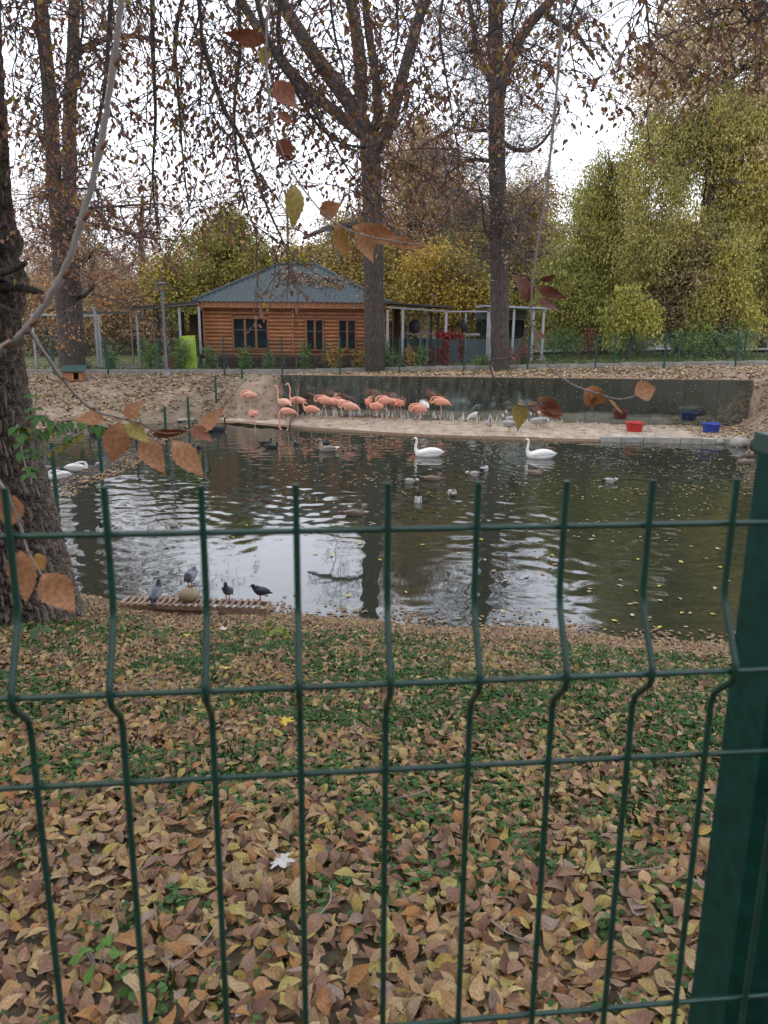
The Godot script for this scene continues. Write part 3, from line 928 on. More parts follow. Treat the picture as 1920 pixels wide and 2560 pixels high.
# ---------------------------------------------------------------- aviaries either side of the cabin
func bar(p: Node3D, called: String, a: Vector3, b: Vector3, s: float, m: Material) -> void:
	var g := G.new()
	var d := (b - a)
	var bs := Basis.looking_at(d.normalized(), Vector3.UP if absf(d.normalized().y) < 0.95 else Vector3.BACK)
	g.box((a + b) * 0.5, V(s, s, d.length()), Color.WHITE, bs)
	put(called, g.mesh(), m, p)
func netting(p: Node3D, a: Vector3, b: Vector3, y0: float, y1: float, step := 0.1) -> void:
	var g := G.new()
	var l := a.distance_to(b)
	for i in int(l / step):
		var q := a.lerp(b, (i + 0.5) * step / l)
		g.tube([V(q.x, y0, q.z), V(q.x, y1, q.z)], [0.0022], 3, Color.WHITE, false, false)
	for i in int((y1 - y0) / step):
		var y := y0 + (i + 0.5) * step
		g.tube([V(a.x, y, a.z), V(b.x, y, b.z)], [0.0022], 3, Color.WHITE, false, false)
	put("wire_netting", g.mesh(), M.grey_metal, p, "stuff")
func aviaries() -> void:
	var gy := -0.5
	var a := thing("roofed_aviary", "open sided aviary with sloping dark roof joined to the cabin's green board end", "aviary", V(-9.0, gy, -33.0))
	for q in [[-1.12, 2.32], [0.62, 2.52], [1.42, 2.55]]: bar(a, "post", V(q[0], 0 if q[0] < 1.3 else 0.6, 0), V(q[0], q[1] - 0.06, 0), 0.085, M.white_metal)
	for q in [-1.1, 0.0, 0.7, 1.25]: bar(a, "rear_post", V(q, 0, -3.0), V(q, 2.3, -3.0), 0.11, M.dark_metal)
	bar(a, "beam", V(-1.25, 2.36, 0.02), V(1.4, 2.62, 0.02), 0.07, M.white_metal)
	var g := G.new()
	g.box(V(0.05, 2.56, -1.6), V(2.75, 0.07, 3.6), Color.WHITE, Basis(V(0, 0, 1), 0.095))
	put("roof", g.mesh(), M.dark_metal, a)
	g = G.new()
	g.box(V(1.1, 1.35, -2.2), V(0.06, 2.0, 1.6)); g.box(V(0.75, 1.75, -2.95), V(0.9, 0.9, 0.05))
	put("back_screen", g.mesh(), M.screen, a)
	bar(a, "perch", V(-1.1, 1.15, -1.2), V(0.3, 1.12, -1.5), 0.06, M.old_wood)
	netting(a, V(-1.1, 0, 0.0), V(0.6, 0, 0.0), 0.02, 2.35)
	a = thing("open_aviary", "tall open wire aviary framed in white metal beside the double trunked tree", "aviary", V(-11.0, gy, -33.0))
	bar(a, "post", V(-0.82, 0, 0), V(-0.82, 2.4, 0), 0.09, M.white_metal)
	for q in [-0.2, 0.35, 0.8]: bar(a, "rear_post", V(q, 0, -2.6), V(q, 2.3, -2.6), 0.05, M.old_wood)
	bar(a, "beam", V(-0.85, 2.36, 0), V(0.85, 2.32, 0), 0.06, M.old_wood)
	bar(a, "perch", V(-0.2, 1.35, -1.2), V(0.85, 1.33, -1.0), 0.045, M.old_wood)
	bar(a, "sill", V(-0.85, 0.05, 0), V(0.85, 0.05, 0), 0.07, M.white_metal)
	netting(a, V(-0.8, 0, 0.0), V(0.84, 0, 0.0), 0.02, 2.3)
	a = thing("low_aviary", "lower wire aviary with a plank shelf behind the double trunked tree", "aviary", V(-13.2, gy, -33.6))
	for q in [-1.45, -0.1, 1.3]: bar(a, "post", V(q, 0, 0), V(q, 2.15, 0), 0.08, M.white_metal)
	bar(a, "beam", V(-1.5, 2.13, 0), V(1.4, 2.1, 0), 0.07, M.white_metal)
	bar(a, "rear_beam", V(-1.5, 2.2, -2.5), V(1.9, 2.25, -2.5), 0.08, M.dark_metal)
	g = G.new()
	g.box(V(-0.7, 1.22, -1.0), V(1.6, 0.09, 0.35)); g.box(V(-0.5, 1.36, -1.0), V(0.2, 0.2, 0.2))
	put("shelf", g.mesh(), M.dark_metal, a)
	netting(a, V(-1.4, 0, 0.0), V(1.3, 0, 0.0), 0.02, 2.1)
	# the long aviary to the right of the cabin
	a = thing("long_aviary", "long white framed wire aviary with red creeper right of the cabin", "aviary", V(2.2, -0.36, -33.0))
	for q in [[-2.12, 2.3], [-1.5, 2.34], [0.26, 2.25], [1.97, 2.28]]: bar(a, "post", V(q[0], 0, 0), V(q[0], q[1], 0), 0.1, M.white_metal)
	for q in [-1.2, -0.65, -0.35, 0.5, 1.35]: bar(a, "rear_post", V(q, 0, -3.0), V(q, 2.2, -3.0), 0.075, M.white_metal)
	for q in [-0.25, 0.05]: bar(a, "inner_post", V(q, 0, -1.8), V(q, 2.2, -1.8), 0.1, M.dark_metal)
	bar(a, "beam", V(-2.15, 2.4, 0.02), V(0.3, 2.26, 0.02), 0.06, M.white_metal)
	bar(a, "beam", V(0.3, 2.25, 0.02), V(2.0, 2.27, 0.02), 0.06, M.white_metal)
	bar(a, "rear_beam", V(-2.15, 1.35, -3.0), V(2.0, 1.3, -3.0), 0.09, M.white_metal)
	bar(a, "sill", V(-1.5, 0.06, 0), V(2.0, 0.06, 0), 0.1, M.concrete)
	bar(a, "perch", V(-1.4, 1.32, -1.0), V(1.4, 1.36, -1.0), 0.055, M.old_wood)
	g = G.new()
	g.box(V(-0.85, 2.5, -1.6), V(2.75, 0.07, 3.6), Color.WHITE, Basis(V(0, 0, 1), -0.055))
	put("roof", g.mesh(), M.dark_metal, a)
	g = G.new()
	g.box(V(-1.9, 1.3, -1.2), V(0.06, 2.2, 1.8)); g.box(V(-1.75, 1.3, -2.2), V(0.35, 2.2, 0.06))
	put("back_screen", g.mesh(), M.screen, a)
	g = G.new()
	g.box(V(-1.75, 0.24, 0.0), V(0.4, 0.5, 0.3))
	put("low_wall", g.mesh(), M.concrete, a)
	g = G.new()
	g.box(V(0.0, 0.55, -3.1), V(4.0, 1.1, 0.08))
	put("rear_wall", g.mesh(), M.grey_metal, a)
	g = G.new()
	g.ball(V(-0.95, 1.62, -1.6), V(0.26, 0.3, 0.26), Color.WHITE); g.box(V(-0.95, 1.0, -1.6), V(0.05, 0.9, 0.05))
	put("nest_basket", g.mesh(), M.dark_metal, a)
	netting(a, V(-1.45, 0, 0.03), V(1.95, 0, 0.03), 0.1, 2.22)
	var cl := []; var tn := []
	for i in 170:
		var q := rng.randf()
		var p := V(0.26 + rr(-0.13, 0.13), rr(0.05, 1.35), 0.08)
		if q < 0.3: p = V(rr(-0.15, 0.9), 1.3 + rr(-0.06, 0.08), 0.08)
		elif q < 0.45: p = V(0.9 + rr(-0.06, 0.06), rr(0.4, 1.3), 0.08)
		elif q < 0.7: p = V(rr(-0.4, 0.25), rr(0.15, 0.75), 0.1)
		cl.append(Transform3D(Basis.from_euler(V(rr(0, 6), rr(0, 6), 0)).scaled(Vector3.ONE * rr(0.6, 1.0)), p))
		tn.append(L(.30, .035, .03) * rr(0.6, 1.2))
	many("creeper_leaves", clump(8, V(0.1, 0.1, 0.06), 0.09, 0.0, 0.8), M.foliage, cl, tn, a)
	# pavilion past the second trunk
	a = thing("white_pavilion", "white framed open pavilion beyond the right hand trunk", "pavilion", V(5.6, -0.3, -35.5))
	for q in [-1.0, 0.0, 0.85, 1.3]: bar(a, "post", V(q, 0, 0), V(q, 2.35, 0), 0.1, M.white_metal)
	g = G.new()
	g.box(V(0.1, 2.42, -1.5), V(2.9, 0.08, 3.4), Color.WHITE, Basis(V(0, 0, 1), -0.03))
	put("roof", g.mesh(), M.white_metal, a)
	g = G.new()
	g.box(V(-0.2, 1.45, -2.6), V(2.2, 0.85, 0.08))
	put("dark_window", g.mesh(), M.glass_dark, a)
	g = G.new()
	g.box(V(-0.2, 0.5, -2.6), V(2.4, 0.95, 0.1)); g.box(V(-0.2, 2.12, -2.6), V(2.4, 0.42, 0.1))
	put("rear_wall", g.mesh(), M.grey_metal, a)

# ---------------------------------------------------------------- fences across the water
func wire_panel(p: Node3D, a: Vector3, b: Vector3, h: float, m: Material, r := 0.0024) -> void:
	var g := G.new()
	var l := V2(b.x - a.x, b.z - a.z).length()
	var k := int(l / 0.05)
	for i in k:
		var q := a.lerp(b, (i + 0.5) / k)
		g.tube([q + V(0, 0.04, 0), q + V(0, h, 0)], [r], 3, Color.WHITE, false, false)
	var y := 0.08
	while y < h:
		g.tube([a + V(0, y, 0), b + V(0, y, 0)], [r * 1.2], 3, Color.WHITE, false, false)
		y += 0.2
	put("wire_panel", g.mesh(), m, p, "stuff")
func far_fences() -> void:
	var f := thing("front_wire_fence", "green wire fence with square posts along the top of the far bank", "fence")
	var last := Vector3.INF
	for x in [-14.6, -12.2, -10.3, -8.2, -6.1, -3.95, -1.75, 0.56, 3.05, 5.5, 8.05, 10.6, 13.2, 15.8, 18.4, 21.0]:
		var z := kerb_z(x) + 0.8
		var y := far_y(x, z) - 0.05
		var top := lerp_path([-12.0, 0.74, 0.5, 0.88, 8.0, 1.02, 13.0, 1.3, 20.0, 1.4], x)
		if x != -8.2:
			bar(f, "post", V(x, y, z), V(x, top, z), 0.06, M.green_far)
			var g := G.new(); g.box(V(x, top + 0.012, z), V(0.07, 0.025, 0.07))
			put("post_cap", g.mesh(), M.green_far, f)
			if last != Vector3.INF: wire_panel(f, last, V(x, y + 0.1, z + 0.035), top - y - 0.16, M.green_far)
			last = V(x, y + 0.1, z + 0.035)
	f = thing("rear_wire_fence", "second green wire fence behind the path before the cabin", "fence")
	last = Vector3.INF
	for x in [-14.9, -12.9, -10.9, -8.9, -7.9, -4.7, -2.45, -0.2, 2.05, 4.35, 6.8, 9.2, 11.7, 14.2, 16.7, 19.2]:
		var z := kerb_z(x) - 0.85
		var y := kerb_y(x) - 0.05
		if x != -7.9:
			bar(f, "post", V(x, y, z), V(x, y + 1.28, z), 0.055, M.green_far)
			if last != Vector3.INF: wire_panel(f, last, V(x, y + 0.04, z), 1.2, M.green_far)
			last = V(x, y + 0.04, z)
func pond_fence() -> void:
	var f := thing("pond_wire_fence", "green wire fence running out through the pond along the mud spit", "fence")
	var ps := [V(-6.55, -2.0, -13.6), V(-6.65, -2.0, -15.6), V(-6.55, -2.0, -17.95), V(-6.6, -2.0, -20.8), V(-6.5, -2.0, -23.3), V(-6.4, -2.0, -25.7), V(-6.03, -1.75, -28.3), V(-5.29, -1.15, -29.5)]
	var tops := [-0.75, -0.86, -1.02, -1.0, -0.97, -0.93, -0.42, -0.1]
	for i in ps.size():
		var p: Vector3 = ps[i]
		bar(f, "post", p, V(p.x, tops[i], p.z), 0.06, M.green_far)
		if i > 0:
			var a: Vector3 = ps[i - 1]
			var g := G.new()
			for k in 44:
				var q := (k + 0.5) / 44.0
				var u := a.lerp(p, q)
				g.tube([V(u.x + 0.03, maxf(u.y, -2.0), u.z), V(u.x + 0.03, lerpf(tops[i - 1], tops[i], q) - 0.03, u.z)], [0.002], 3, Color.WHITE, false, false)
			for k in 6:
				var q := (k + 0.3) / 6.0
				g.tube([V(a.x + 0.03, lerpf(a.y, tops[i - 1], q), a.z), V(p.x + 0.03, lerpf(p.y, tops[i], q), p.z)], [0.0024], 3, Color.WHITE, false, false)
			put("wire_panel", g.mesh(), M.green_far, f, "stuff")

# ---------------------------------------------------------------- the three standing trunks
func twiggy(g: G, path: Array, count: int, len0: float, r: float, from: float, tips: Array, droop := 0.02, lv := 2) -> void:
	for i in count:
		var k := int(lerpf(path.size() * from, path.size() - 1.0, rng.randf()))
		var d := Vector3(rng.randfn(), rng.randfn() * 0.5 + 0.25, rng.randfn()).normalized()
		grow(g, path[k], d, len0 * rr(0.5, 1.2), r * rr(0.6, 1.1), lv, tips, droop, Color.WHITE)
func standing_trees() -> void:
	TWIG_MIN = 0.007
	var t := thing("fan_limbed_tree", "tall bare tree fanning into six limbs before the cabin's corner", "tree")
	var g := G.new()
	var tr := limb(g, [V(-0.4, -0.39, -31.5), V(-0.43, 0.68, -31.5), V(-0.46, 2.42, -31.5), V(-0.5, 4.46, -31.5), V(-0.56, 6.1, -31.5), V(-0.62, 7.55, -31.5), V(-0.68, 8.18, -31.5)], 0.39, 0.36, 18, Color.WHITE)
	put("trunk", g.mesh(), M.bark_far, t)
	var g2 := G.new(); var tips := []
	for q in [[[V(-0.67, 8.02, -31.5), V(-1.21, 8.34, -31.25), V(-1.85, 8.78, -31), V(-3.03, 9.62, -30.75), V(-4.2, 10.9, -30.5), V(-5.04, 12.1, -30.25), V(-5.58, 13.11, -30)], 0.24, 0.13], [[V(-0.71, 8.18, -31.5), V(-1.21, 8.95, -31.25), V(-1.85, 9.69, -31), V(-2.56, 10.54, -30.75), V(-3.2, 11.4, -30.5), V(-3.69, 12.11, -30.25), V(-4.33, 13.25, -30)], 0.30, 0.2], [[V(-0.67, 8.1, -31.5), V(-0.99, 8.73, -31.2), V(-0.95, 9.88, -30.9), V(-1.07, 11.05, -30.6), V(-1.28, 12.14, -30.3), V(-1.47, 13.27, -30)], 0.27, 0.19], [[V(-0.59, 8.1, -31.5), V(-0.35, 8.73, -31.2), V(-0.42, 9.89, -30.9), V(-0.68, 11.25, -30.6), V(-0.79, 12.15, -30.3), V(-0.85, 13.28, -30)], 0.2, 0.1], [[V(-0.49, 7.7, -31.5), V(-0.06, 8.13, -31.25), V(0.22, 8.86, -31), V(0.65, 10.36, -30.75), V(1.07, 11.71, -30.5), V(1.28, 12.14, -30.25), V(1.78, 13.16, -30)], 0.25, 0.15], [[V(-0.5, 4.79, -31.5), V(-1.12, 4.96, -31.12), V(-1.96, 4.86, -30.75), V(-2.45, 4.66, -30.38), V(-3, 4.38, -30)], 0.14, 0.06]]:
		g = G.new()
		var p := limb(g, q[0], q[1], q[2], 12, Color.WHITE)
		put("limb", g.mesh(), M.bark_far, t)
		twiggy(g2, p, 6, 2.0, 0.03, 0.2, tips, 0.01)
	twiggy(g2, tr, 26, 1.1, 0.014, 0.3, tips, 0.05, 1)
	put("twigs", g2.mesh(), M.twig, t, "stuff")
	sprays(t, tips, 0.07, L(.30, .16, .11), L(.36, .24, .12), 0.75)
	t = thing("bare_grey_tree", "tall grey trunked tree with fine bare twigs behind the lamp post", "tree")
	g = G.new()
	tr = limb(g, [V(4.51, -0.33, -31.2), V(4.43, 0.73, -31.2), V(4.34, 2.46, -31.2), V(4.21, 4.47, -31.2), V(4.11, 6.1, -31.2), V(4.01, 7.68, -31.2), V(3.93, 9.23, -31.2), V(3.83, 10.74, -31.2), V(3.79, 11.77, -31.2), V(3.76, 13.78, -31.2)], 0.37, 0.25, 16, Color.WHITE)
	put("trunk", g.mesh(), M.bark_far, t)
	g2 = G.new(); tips = []
	for q in [[[V(3.99, 9.31, -31.2), V(4.13, 9.94, -31), V(4.5, 10.92, -30.8), V(4.99, 11.65, -30.6), V(5.63, 12.3, -30.4), V(6.24, 13.27, -30.2)], 0.24, 0.14], [[V(3.87, 9.68, -31.2), V(3.49, 10.22, -30.95), V(3.11, 10.73, -30.7), V(2.89, 11.66, -30.45), V(2.51, 12.97, -30.2)], 0.16, 0.06], [[V(5.48, 12.22, -31.2), V(5.86, 11.75, -30.95), V(6.57, 11.27, -30.7), V(6.91, 10.76, -30.45), V(7.12, 10.33, -30.2)], 0.12, 0.04], [[V(4.05, 8, -31.2), V(4.6, 7.61, -30.95), V(5.23, 7.56, -30.7), V(5.74, 8.01, -30.45), V(6.04, 8.85, -30.2)], 0.1, 0.03], [[V(4.05, 7.21, -31.2), V(3.09, 7.22, -30.87), V(2.48, 6.89, -30.53), V(2.05, 6.48, -30.2)], 0.09, 0.03], [[V(4.23, 4.47, -31.2), V(3.69, 4.76, -30.87), V(3.44, 5.84, -30.53), V(3.3, 6.26, -30.2)], 0.08, 0.03], [[V(4.28, 4.14, -31.2), V(4.74, 4.44, -30.87), V(4.99, 5.22, -30.53), V(5.4, 5.81, -30.2)], 0.08, 0.03], [[V(4, 8.31, -31.2), V(3.22, 8.2, -30.87), V(2.77, 8.23, -30.53), V(2.33, 8.23, -30.2)], 0.08, 0.03]]:
		g = G.new()
		var p := limb(g, q[0], q[1], q[2], 10, Color.WHITE)
		put("limb", g.mesh(), M.bark_far, t)
		twiggy(g2, p, 12, 2.0, 0.026, 0.15, tips, 0.0)
	twiggy(g2, tr, 64, 2.6, 0.028, 0.25, tips, 0.02)
	put("twigs", g2.mesh(), M.twig, t, "stuff")
	sprays(t, tips, 0.02, L(.30, .18, .1), L(.3, .22, .1), 0.8)
	t = thing("double_trunk_tree", "dark double trunked tree with orange leaves behind the duck house", "tree")
	g = G.new()
	tr = limb(g, [V(-12.13, -0.46, -31), V(-12.08, 0.94, -31), V(-12.05, 2.31, -31), V(-12.05, 3.65, -31), V(-12.04, 4.64, -31)], 0.5, 0.46, 16, Color.WHITE)
	put("trunk", g.mesh(), M.bark_dark, t)
	g2 = G.new(); tips = []
	for q in [[[V(-12.14, 4.31, -31), V(-12.1, 5.26, -30.75), V(-12.01, 6.49, -30.5), V(-11.84, 8.43, -30.25), V(-11.74, 10.12, -30), V(-11.65, 11.32, -29.75), V(-11.51, 12.87, -29.5)], 0.29, 0.2], [[V(-11.98, 4.32, -31), V(-11.68, 5.43, -30.75), V(-11.46, 6.5, -30.5), V(-11.19, 8.43, -30.25), V(-10.82, 10.27, -30), V(-10.58, 11.46, -29.75), V(-10.27, 13.01, -29.5)], 0.29, 0.17], [[V(-11.18, 10.41, -31), V(-10.68, 10.7, -30.7), V(-10, 10.83, -30.4), V(-9.33, 10.91, -30.1), V(-8.46, 10.8, -29.8), V(-7.6, 10.57, -29.5)], 0.13, 0.06], [[V(-11.48, 3.49, -31), V(-10.92, 3.69, -30.25), V(-10.39, 3.88, -29.5)], 0.1, 0.04], [[V(-11.68, 5.13, -31), V(-10.71, 5.4, -30.5), V(-9.53, 5.42, -30), V(-8.23, 5.45, -29.5)], 0.07, 0.025], [[V(-11.63, 4.81, -31), V(-10.41, 4.85, -30.5), V(-8.94, 4.41, -30), V(-7.48, 4.22, -29.5)], 0.07, 0.025], [[V(-12.4, 5.77, -31), V(-12.51, 5.75, -30.25), V(-12.61, 5.56, -29.5)], 0.07, 0.03], [[V(-11.52, 2.32, -31), V(-11.06, 2.43, -30.25), V(-10.52, 2.64, -29.5)], 0.1, 0.07]]:
		g = G.new()
		var p := limb(g, q[0], q[1], q[2], 12, Color.WHITE)
		put("limb", g.mesh(), M.bark_dark, t)
		twiggy(g2, p, 10, 2.4, 0.03, 0.1, tips, 0.03)
	put("twigs", g2.mesh(), M.twig, t, "stuff")
	sprays(t, tips, 0.07, L(.46, .17, .05), L(.38, .24, .11), 0.85)
func sprays(t: Node3D, tips: Array, share: float, a: Color, b: Color, s: float) -> void:
	var w := []; var tn := []
	for p in tips:
		if rng.randf() > share: continue
		w.append(Transform3D(Basis.from_euler(V(rr(-0.4, 0.4), rr(0, TAU), rr(-0.4, 0.4))).scaled(Vector3.ONE * s * rr(0.7, 1.2)), p))
		tn.append(a.lerp(b, rng.randf()) * rr(0.8, 1.2))
	if w.size(): many("crown", clump(9, V(0.35, 0.22, 0.35), 0.13), M.foliage, w, tn, t)

# ---------------------------------------------------------------- the trees that close the view
var CL := []
func bg_tree(called: String, label: String, base: Vector3, r: float, blobs: Array, a: Color, b: Color, kind: int, group := "", size := 1.0, bark = null) -> void:
	var t := thing(called, label, "tree", base, group)
	var g := G.new(); var g2 := G.new()
	var top: Vector3 = blobs[0][0]
	for q in blobs: if q[0].y > top.y: top = q[0]
	var tr := limb(g, [Vector3(0, -0.1, 0), V(rr(-0.2, 0.2), top.y * 0.35, 0), V(top.x * 0.5 + rr(-0.2, 0.2), top.y * 0.7, top.z * 0.5), top], r, r * 0.3, 9, Color.WHITE)
	put("trunk", g.mesh(), bark if bark else M.bark_far, t)
	var w := []; var tn := []
	var tips := []
	for q in blobs:
		var c: Vector3 = q[0]; var rad: Vector3 = q[1]
		var s: Vector3 = tr[clampi(int(tr.size() * clampf((c.y - rad.y * 0.6) / maxf(top.y, 0.1), 0.1, 0.85)), 1, tr.size() - 1)]
		limb(g2, [s, s.lerp(c, 0.5) + V(0, 0.2, 0), c], r * 0.4, r * 0.1, 6, Color.WHITE)
		for k in 8:
			var d := Vector3(rng.randfn(), rng.randfn(), rng.randfn()).normalized()
			grow(g2, s.lerp(c, rr(0.4, 1.0)), d, rad.length() * 0.5, r * 0.14, 1, tips, 0.0, Color.WHITE)
		var tone := rng.randf()
		for i in int(q[2] * 0.72):
			var d := Vector3(rng.randfn(), rng.randfn(), rng.randfn()).normalized() * pow(rng.randf(), 0.42)
			var lump := 1.0 + 0.6 * noise.get_noise_3d(d.x * 160.0 + base.x * 30.0, d.y * 160.0 + c.y * 20.0, d.z * 160.0)
			var p: Vector3 = c + d * rad * lump
			if p.y < 0.05: continue
			if noise.get_noise_3d(p.x * 55.0 + base.x * 9.0, p.y * 55.0, p.z * 55.0) < -0.12: continue
			w.append(Transform3D(Basis(Vector3.UP, rr(0, TAU)).scaled(Vector3.ONE * size * rr(0.7, 1.3)), p))
			var m := clampf(tone * 0.5 + rng.randf() * 0.4 + 0.8 * noise.get_noise_3d(p.x * 30.0, p.y * 30.0 + 300.0, p.z * 30.0), 0.0, 1.0)
			tn.append(a.lerp(b, m) * rr(0.75, 1.25))
	put("branches", g2.mesh(), bark if bark else M.twig, t, "stuff")
	many("crown", CL[kind], M.foliage, w, tn, t)
func backdrop_trees() -> void:
	TWIG_MIN = 0.013
	CL = [clump(96, V(0.75, 0.5, 0.75), 0.135), clump(110, V(0.8, 0.85, 0.8), 0.125, 0.7, 0.4), clump(48, V(0.9, 0.75, 0.9), 0.11, 0.0, 0.4)]
	var Y := L(.36, .29, .05); var YG := L(.20, .21, .055); var GB := L(.33, .21, .08); var OL := L(.17, .17, .06); var GR := L(.13, .18, .06); var TN := L(.46, .32, .22); var MV := L(.40, .27, .22); var DK := L(.14, .10, .06); var OR := L(.42, .18, .05)
	bg_tree("yellow_tree", "bright yellow green tree behind the cabin's left roof slope", V(-8.6, -0.4, -44), 0.25, [[V(0, 4.2, 0), V(3.0, 2.6, 2.4), 700], [V(-2.4, 3.0, 0.5), V(2.2, 2.4, 2), 450], [V(2.2, 3.4, 0), V(2.2, 2.3, 2), 450], [V(0, 1.8, 1), V(3.4, 1.6, 2), 450], [V(0.4, 6.2, 0), V(1.4, 1.4, 1.2), 160]], Y, YG, 0)
	bg_tree("yellow_tree", "yellow tree showing between the cabin's roof ridge and fan limbed trunk", V(-2.0, -0.4, -46), 0.25, [[V(0, 4.6, 0), V(2.6, 2.4, 2), 500], [V(-2.4, 3.8, 0), V(2.0, 2.0, 2), 350], [V(2.0, 3.2, 0), V(2.2, 2.6, 2), 400], [V(0, 6.4, -1), V(1.6, 1.4, 1.4), 160]], Y, GB, 0)
	bg_tree("golden_tree", "tall thin crowned golden brown tree behind the fan limbed trunk", V(1.6, -0.4, -48), 0.35, [[V(-0.3, 10.4, 0), V(2.4, 2.8, 2), 480], [V(0.8, 7.6, 0), V(3.4, 2.6, 2), 640], [V(-1.8, 6.0, 0), V(2.8, 2.6, 2), 520], [V(2.6, 4.8, 0), V(3.0, 2.6, 2), 560]], L(.40, .26, .11), TN, 0, "", 0.95)
	bg_tree("golden_tree", "low golden tree standing behind the long aviary's roof", V(3.4, -0.3, -42), 0.2, [[V(-0.6, 3.4, 0), V(2.4, 2.2, 1.6), 500], [V(1.6, 2.6, 0), V(2.0, 2.0, 1.4), 380]], L(.46, .30, .05), YG, 0)
	bg_tree("olive_tree", "dull olive tree behind the bare grey trunk", V(7.2, -0.2, -47), 0.3, [[V(-1.6, 5.0, 0), V(2.6, 3.0, 2), 520], [V(1.2, 4.0, 0), V(2.8, 2.8, 2), 520], [V(0.2, 7.2, 0), V(2.2, 2.4, 1.6), 330]], L(.24, .21, .08), GB, 0)
	bg_tree("tan_tree", "tall hazy tan tree seen between the two tall trunks", V(5.0, -0.2, -58), 0.3, [[V(0, 11.5, 0), V(2.2, 2.6, 2), 260], [V(-1.4, 8.6, 0), V(2.4, 2.4, 2), 300], [V(1.6, 7.6, 0), V(2.6, 2.6, 2), 320], [V(0, 5.0, 0), V(3.2, 2.4, 2), 360]], L(.42, .33, .15), TN, 2, "", 1.1)
	bg_tree("tan_tree", "tall hazy olive tan tree seen right of the bare grey trunk", V(10.4, -0.2, -60), 0.3, [[V(-0.4, 10.5, 0), V(2.0, 2.4, 2), 220], [V(-1.4, 8.0, 0), V(2.4, 2.4, 2), 280], [V(1.0, 7.0, 0), V(2.8, 2.6, 2), 320], [V(-0.5, 4.6, 0), V(3.2, 2.4, 2), 360]], L(.36, .31, .13), TN, 2, "", 1.1)
	for q in [[5.4, -72.0, 15.6], [8.0, -74.0, 14.6], [12.4, -71.0, 16.0], [-9.0, -76.0, 14.0]]:
		bg_tree("poplar_tree", "thin pale poplar far beyond the park at %s" % ["the bare grey trunk's side", "a gap between the tall trunks", "the willowy tree's shoulder", "the cabin's far back"][[5.4, 8.0, 12.4, -9.0].find(q[0])], V(q[0], 0, q[1]), 0.25, [[V(0, q[2] * 0.8, 0), V(1.0, q[2] * 0.22, 1), 130], [V(0, q[2] * 0.5, 0), V(1.4, q[2] * 0.25, 1.4), 260]], L(.5, .42, .25), TN, 2)
	bg_tree("willowy_tree", "feathery green tree with drooping sprays right of the bare trunk", V(10.8, -0.1, -41), 0.3, [[V(-0.4, 7.2, 0), V(2.2, 2.0, 1.8), 420], [V(-1.2, 5.0, 0.3), V(2.2, 2.2, 1.8), 460], [V(1.4, 5.2, 0), V(2.2, 2.2, 1.8), 440], [V(-1.4, 2.8, 0.6), V(2.2, 1.8, 1.6), 420], [V(1.2, 2.6, 0.6), V(2.2, 1.8, 1.6), 420], [V(0.0, 9.0, 0), V(1.2, 1.2, 1.2), 120]], L(.25, .29, .085), L(.44, .40, .10), 1)
	bg_tree("great_tree", "huge autumn tree fading from olive to pinkish brown at its top", V(16.0, -0.1, -39), 0.55, [[V(-1.0, 16.0, 0), V(3.2, 3.0, 2.6), 420], [V(2.2, 14.0, 0), V(3.2, 3.4, 2.6), 520], [V(-2.8, 12.2, 0), V(2.6, 2.8, 2.4), 420], [V(1.6, 10.0, 0), V(3.2, 2.6, 2.6), 620]], L(.55, .42, .29), L(.48, .38, .17), 0, "", 1.0)
	bg_tree("great_tree", "broad yellow green tree with a dark hollow below the pinkish crown", V(14.6, -0.1, -38), 0.5, [[V(-2.2, 8.8, 0), V(1.8, 2.4, 1.8), 380], [V(2.4, 7.4, 0), V(2.8, 2.2, 2.2), 620], [V(-2.0, 5.6, 0.5), V(2.0, 1.8, 1.8), 420], [V(1.0, 5.2, 0.3), V(2.6, 1.8, 2), 560], [V(3.4, 4.2, 0), V(2.4, 2.2, 2), 480], [V(0.2, 10.4, 0), V(2.2, 1.6, 1.8), 330]], L(.28, .27, .08), L(.50, .43, .11), 1)
	bg_tree("brown_tree", "dense dull brown tree between the two yellow saplings", V(13.6, 0, -37), 0.3, [[V(0, 3.6, 0), V(1.5, 2.2, 1.4), 420], [V(0.3, 1.9, 0.2), V(1.9, 1.5, 1.4), 380]], L(.25, .19, .10), L(.20, .17, .08), 0)
	bg_tree("yellow_sapling", "loose yellow sapling hanging over the fence beside the willowy tree", V(10.6, 0, -35.0), 0.09, [[V(-0.2, 2.9, 0), V(0.6, 0.5, 0.5), 40], [V(0.7, 2.4, 0), V(0.55, 0.4, 0.4), 30], [V(-0.75, 2.0, 0), V(0.4, 0.4, 0.4), 18]], L(.44, .40, .07), L(.28, .29, .07), 1)
	bg_tree("yellow_sapling", "yellow green sapling before a thick pale stump of ivy", V(14.7, 0.05, -35.4), 0.3, [[V(0, 3.6, 0), V(0.9, 0.8, 0.7), 110], [V(-0.8, 2.7, 0), V(0.7, 0.5, 0.6), 70], [V(0.9, 2.4, 0), V(0.8, 0.6, 0.6), 80], [V(0.3, 4.6, 0), V(0.7, 0.6, 0.6), 50]], L(.44, .38, .07), L(.28, .27, .08), 1)
	bg_tree("dark_evergreen", "dark evergreen at the far end of the park path", V(21.5, 0, -46), 0.3, [[V(0, 3.4, 0), V(3.4, 2.6, 2.4), 700], [V(-1, 6, 0), V(2.6, 2.4, 2), 420]], L(.05, .08, .035), L(.09, .11, .04), 0)
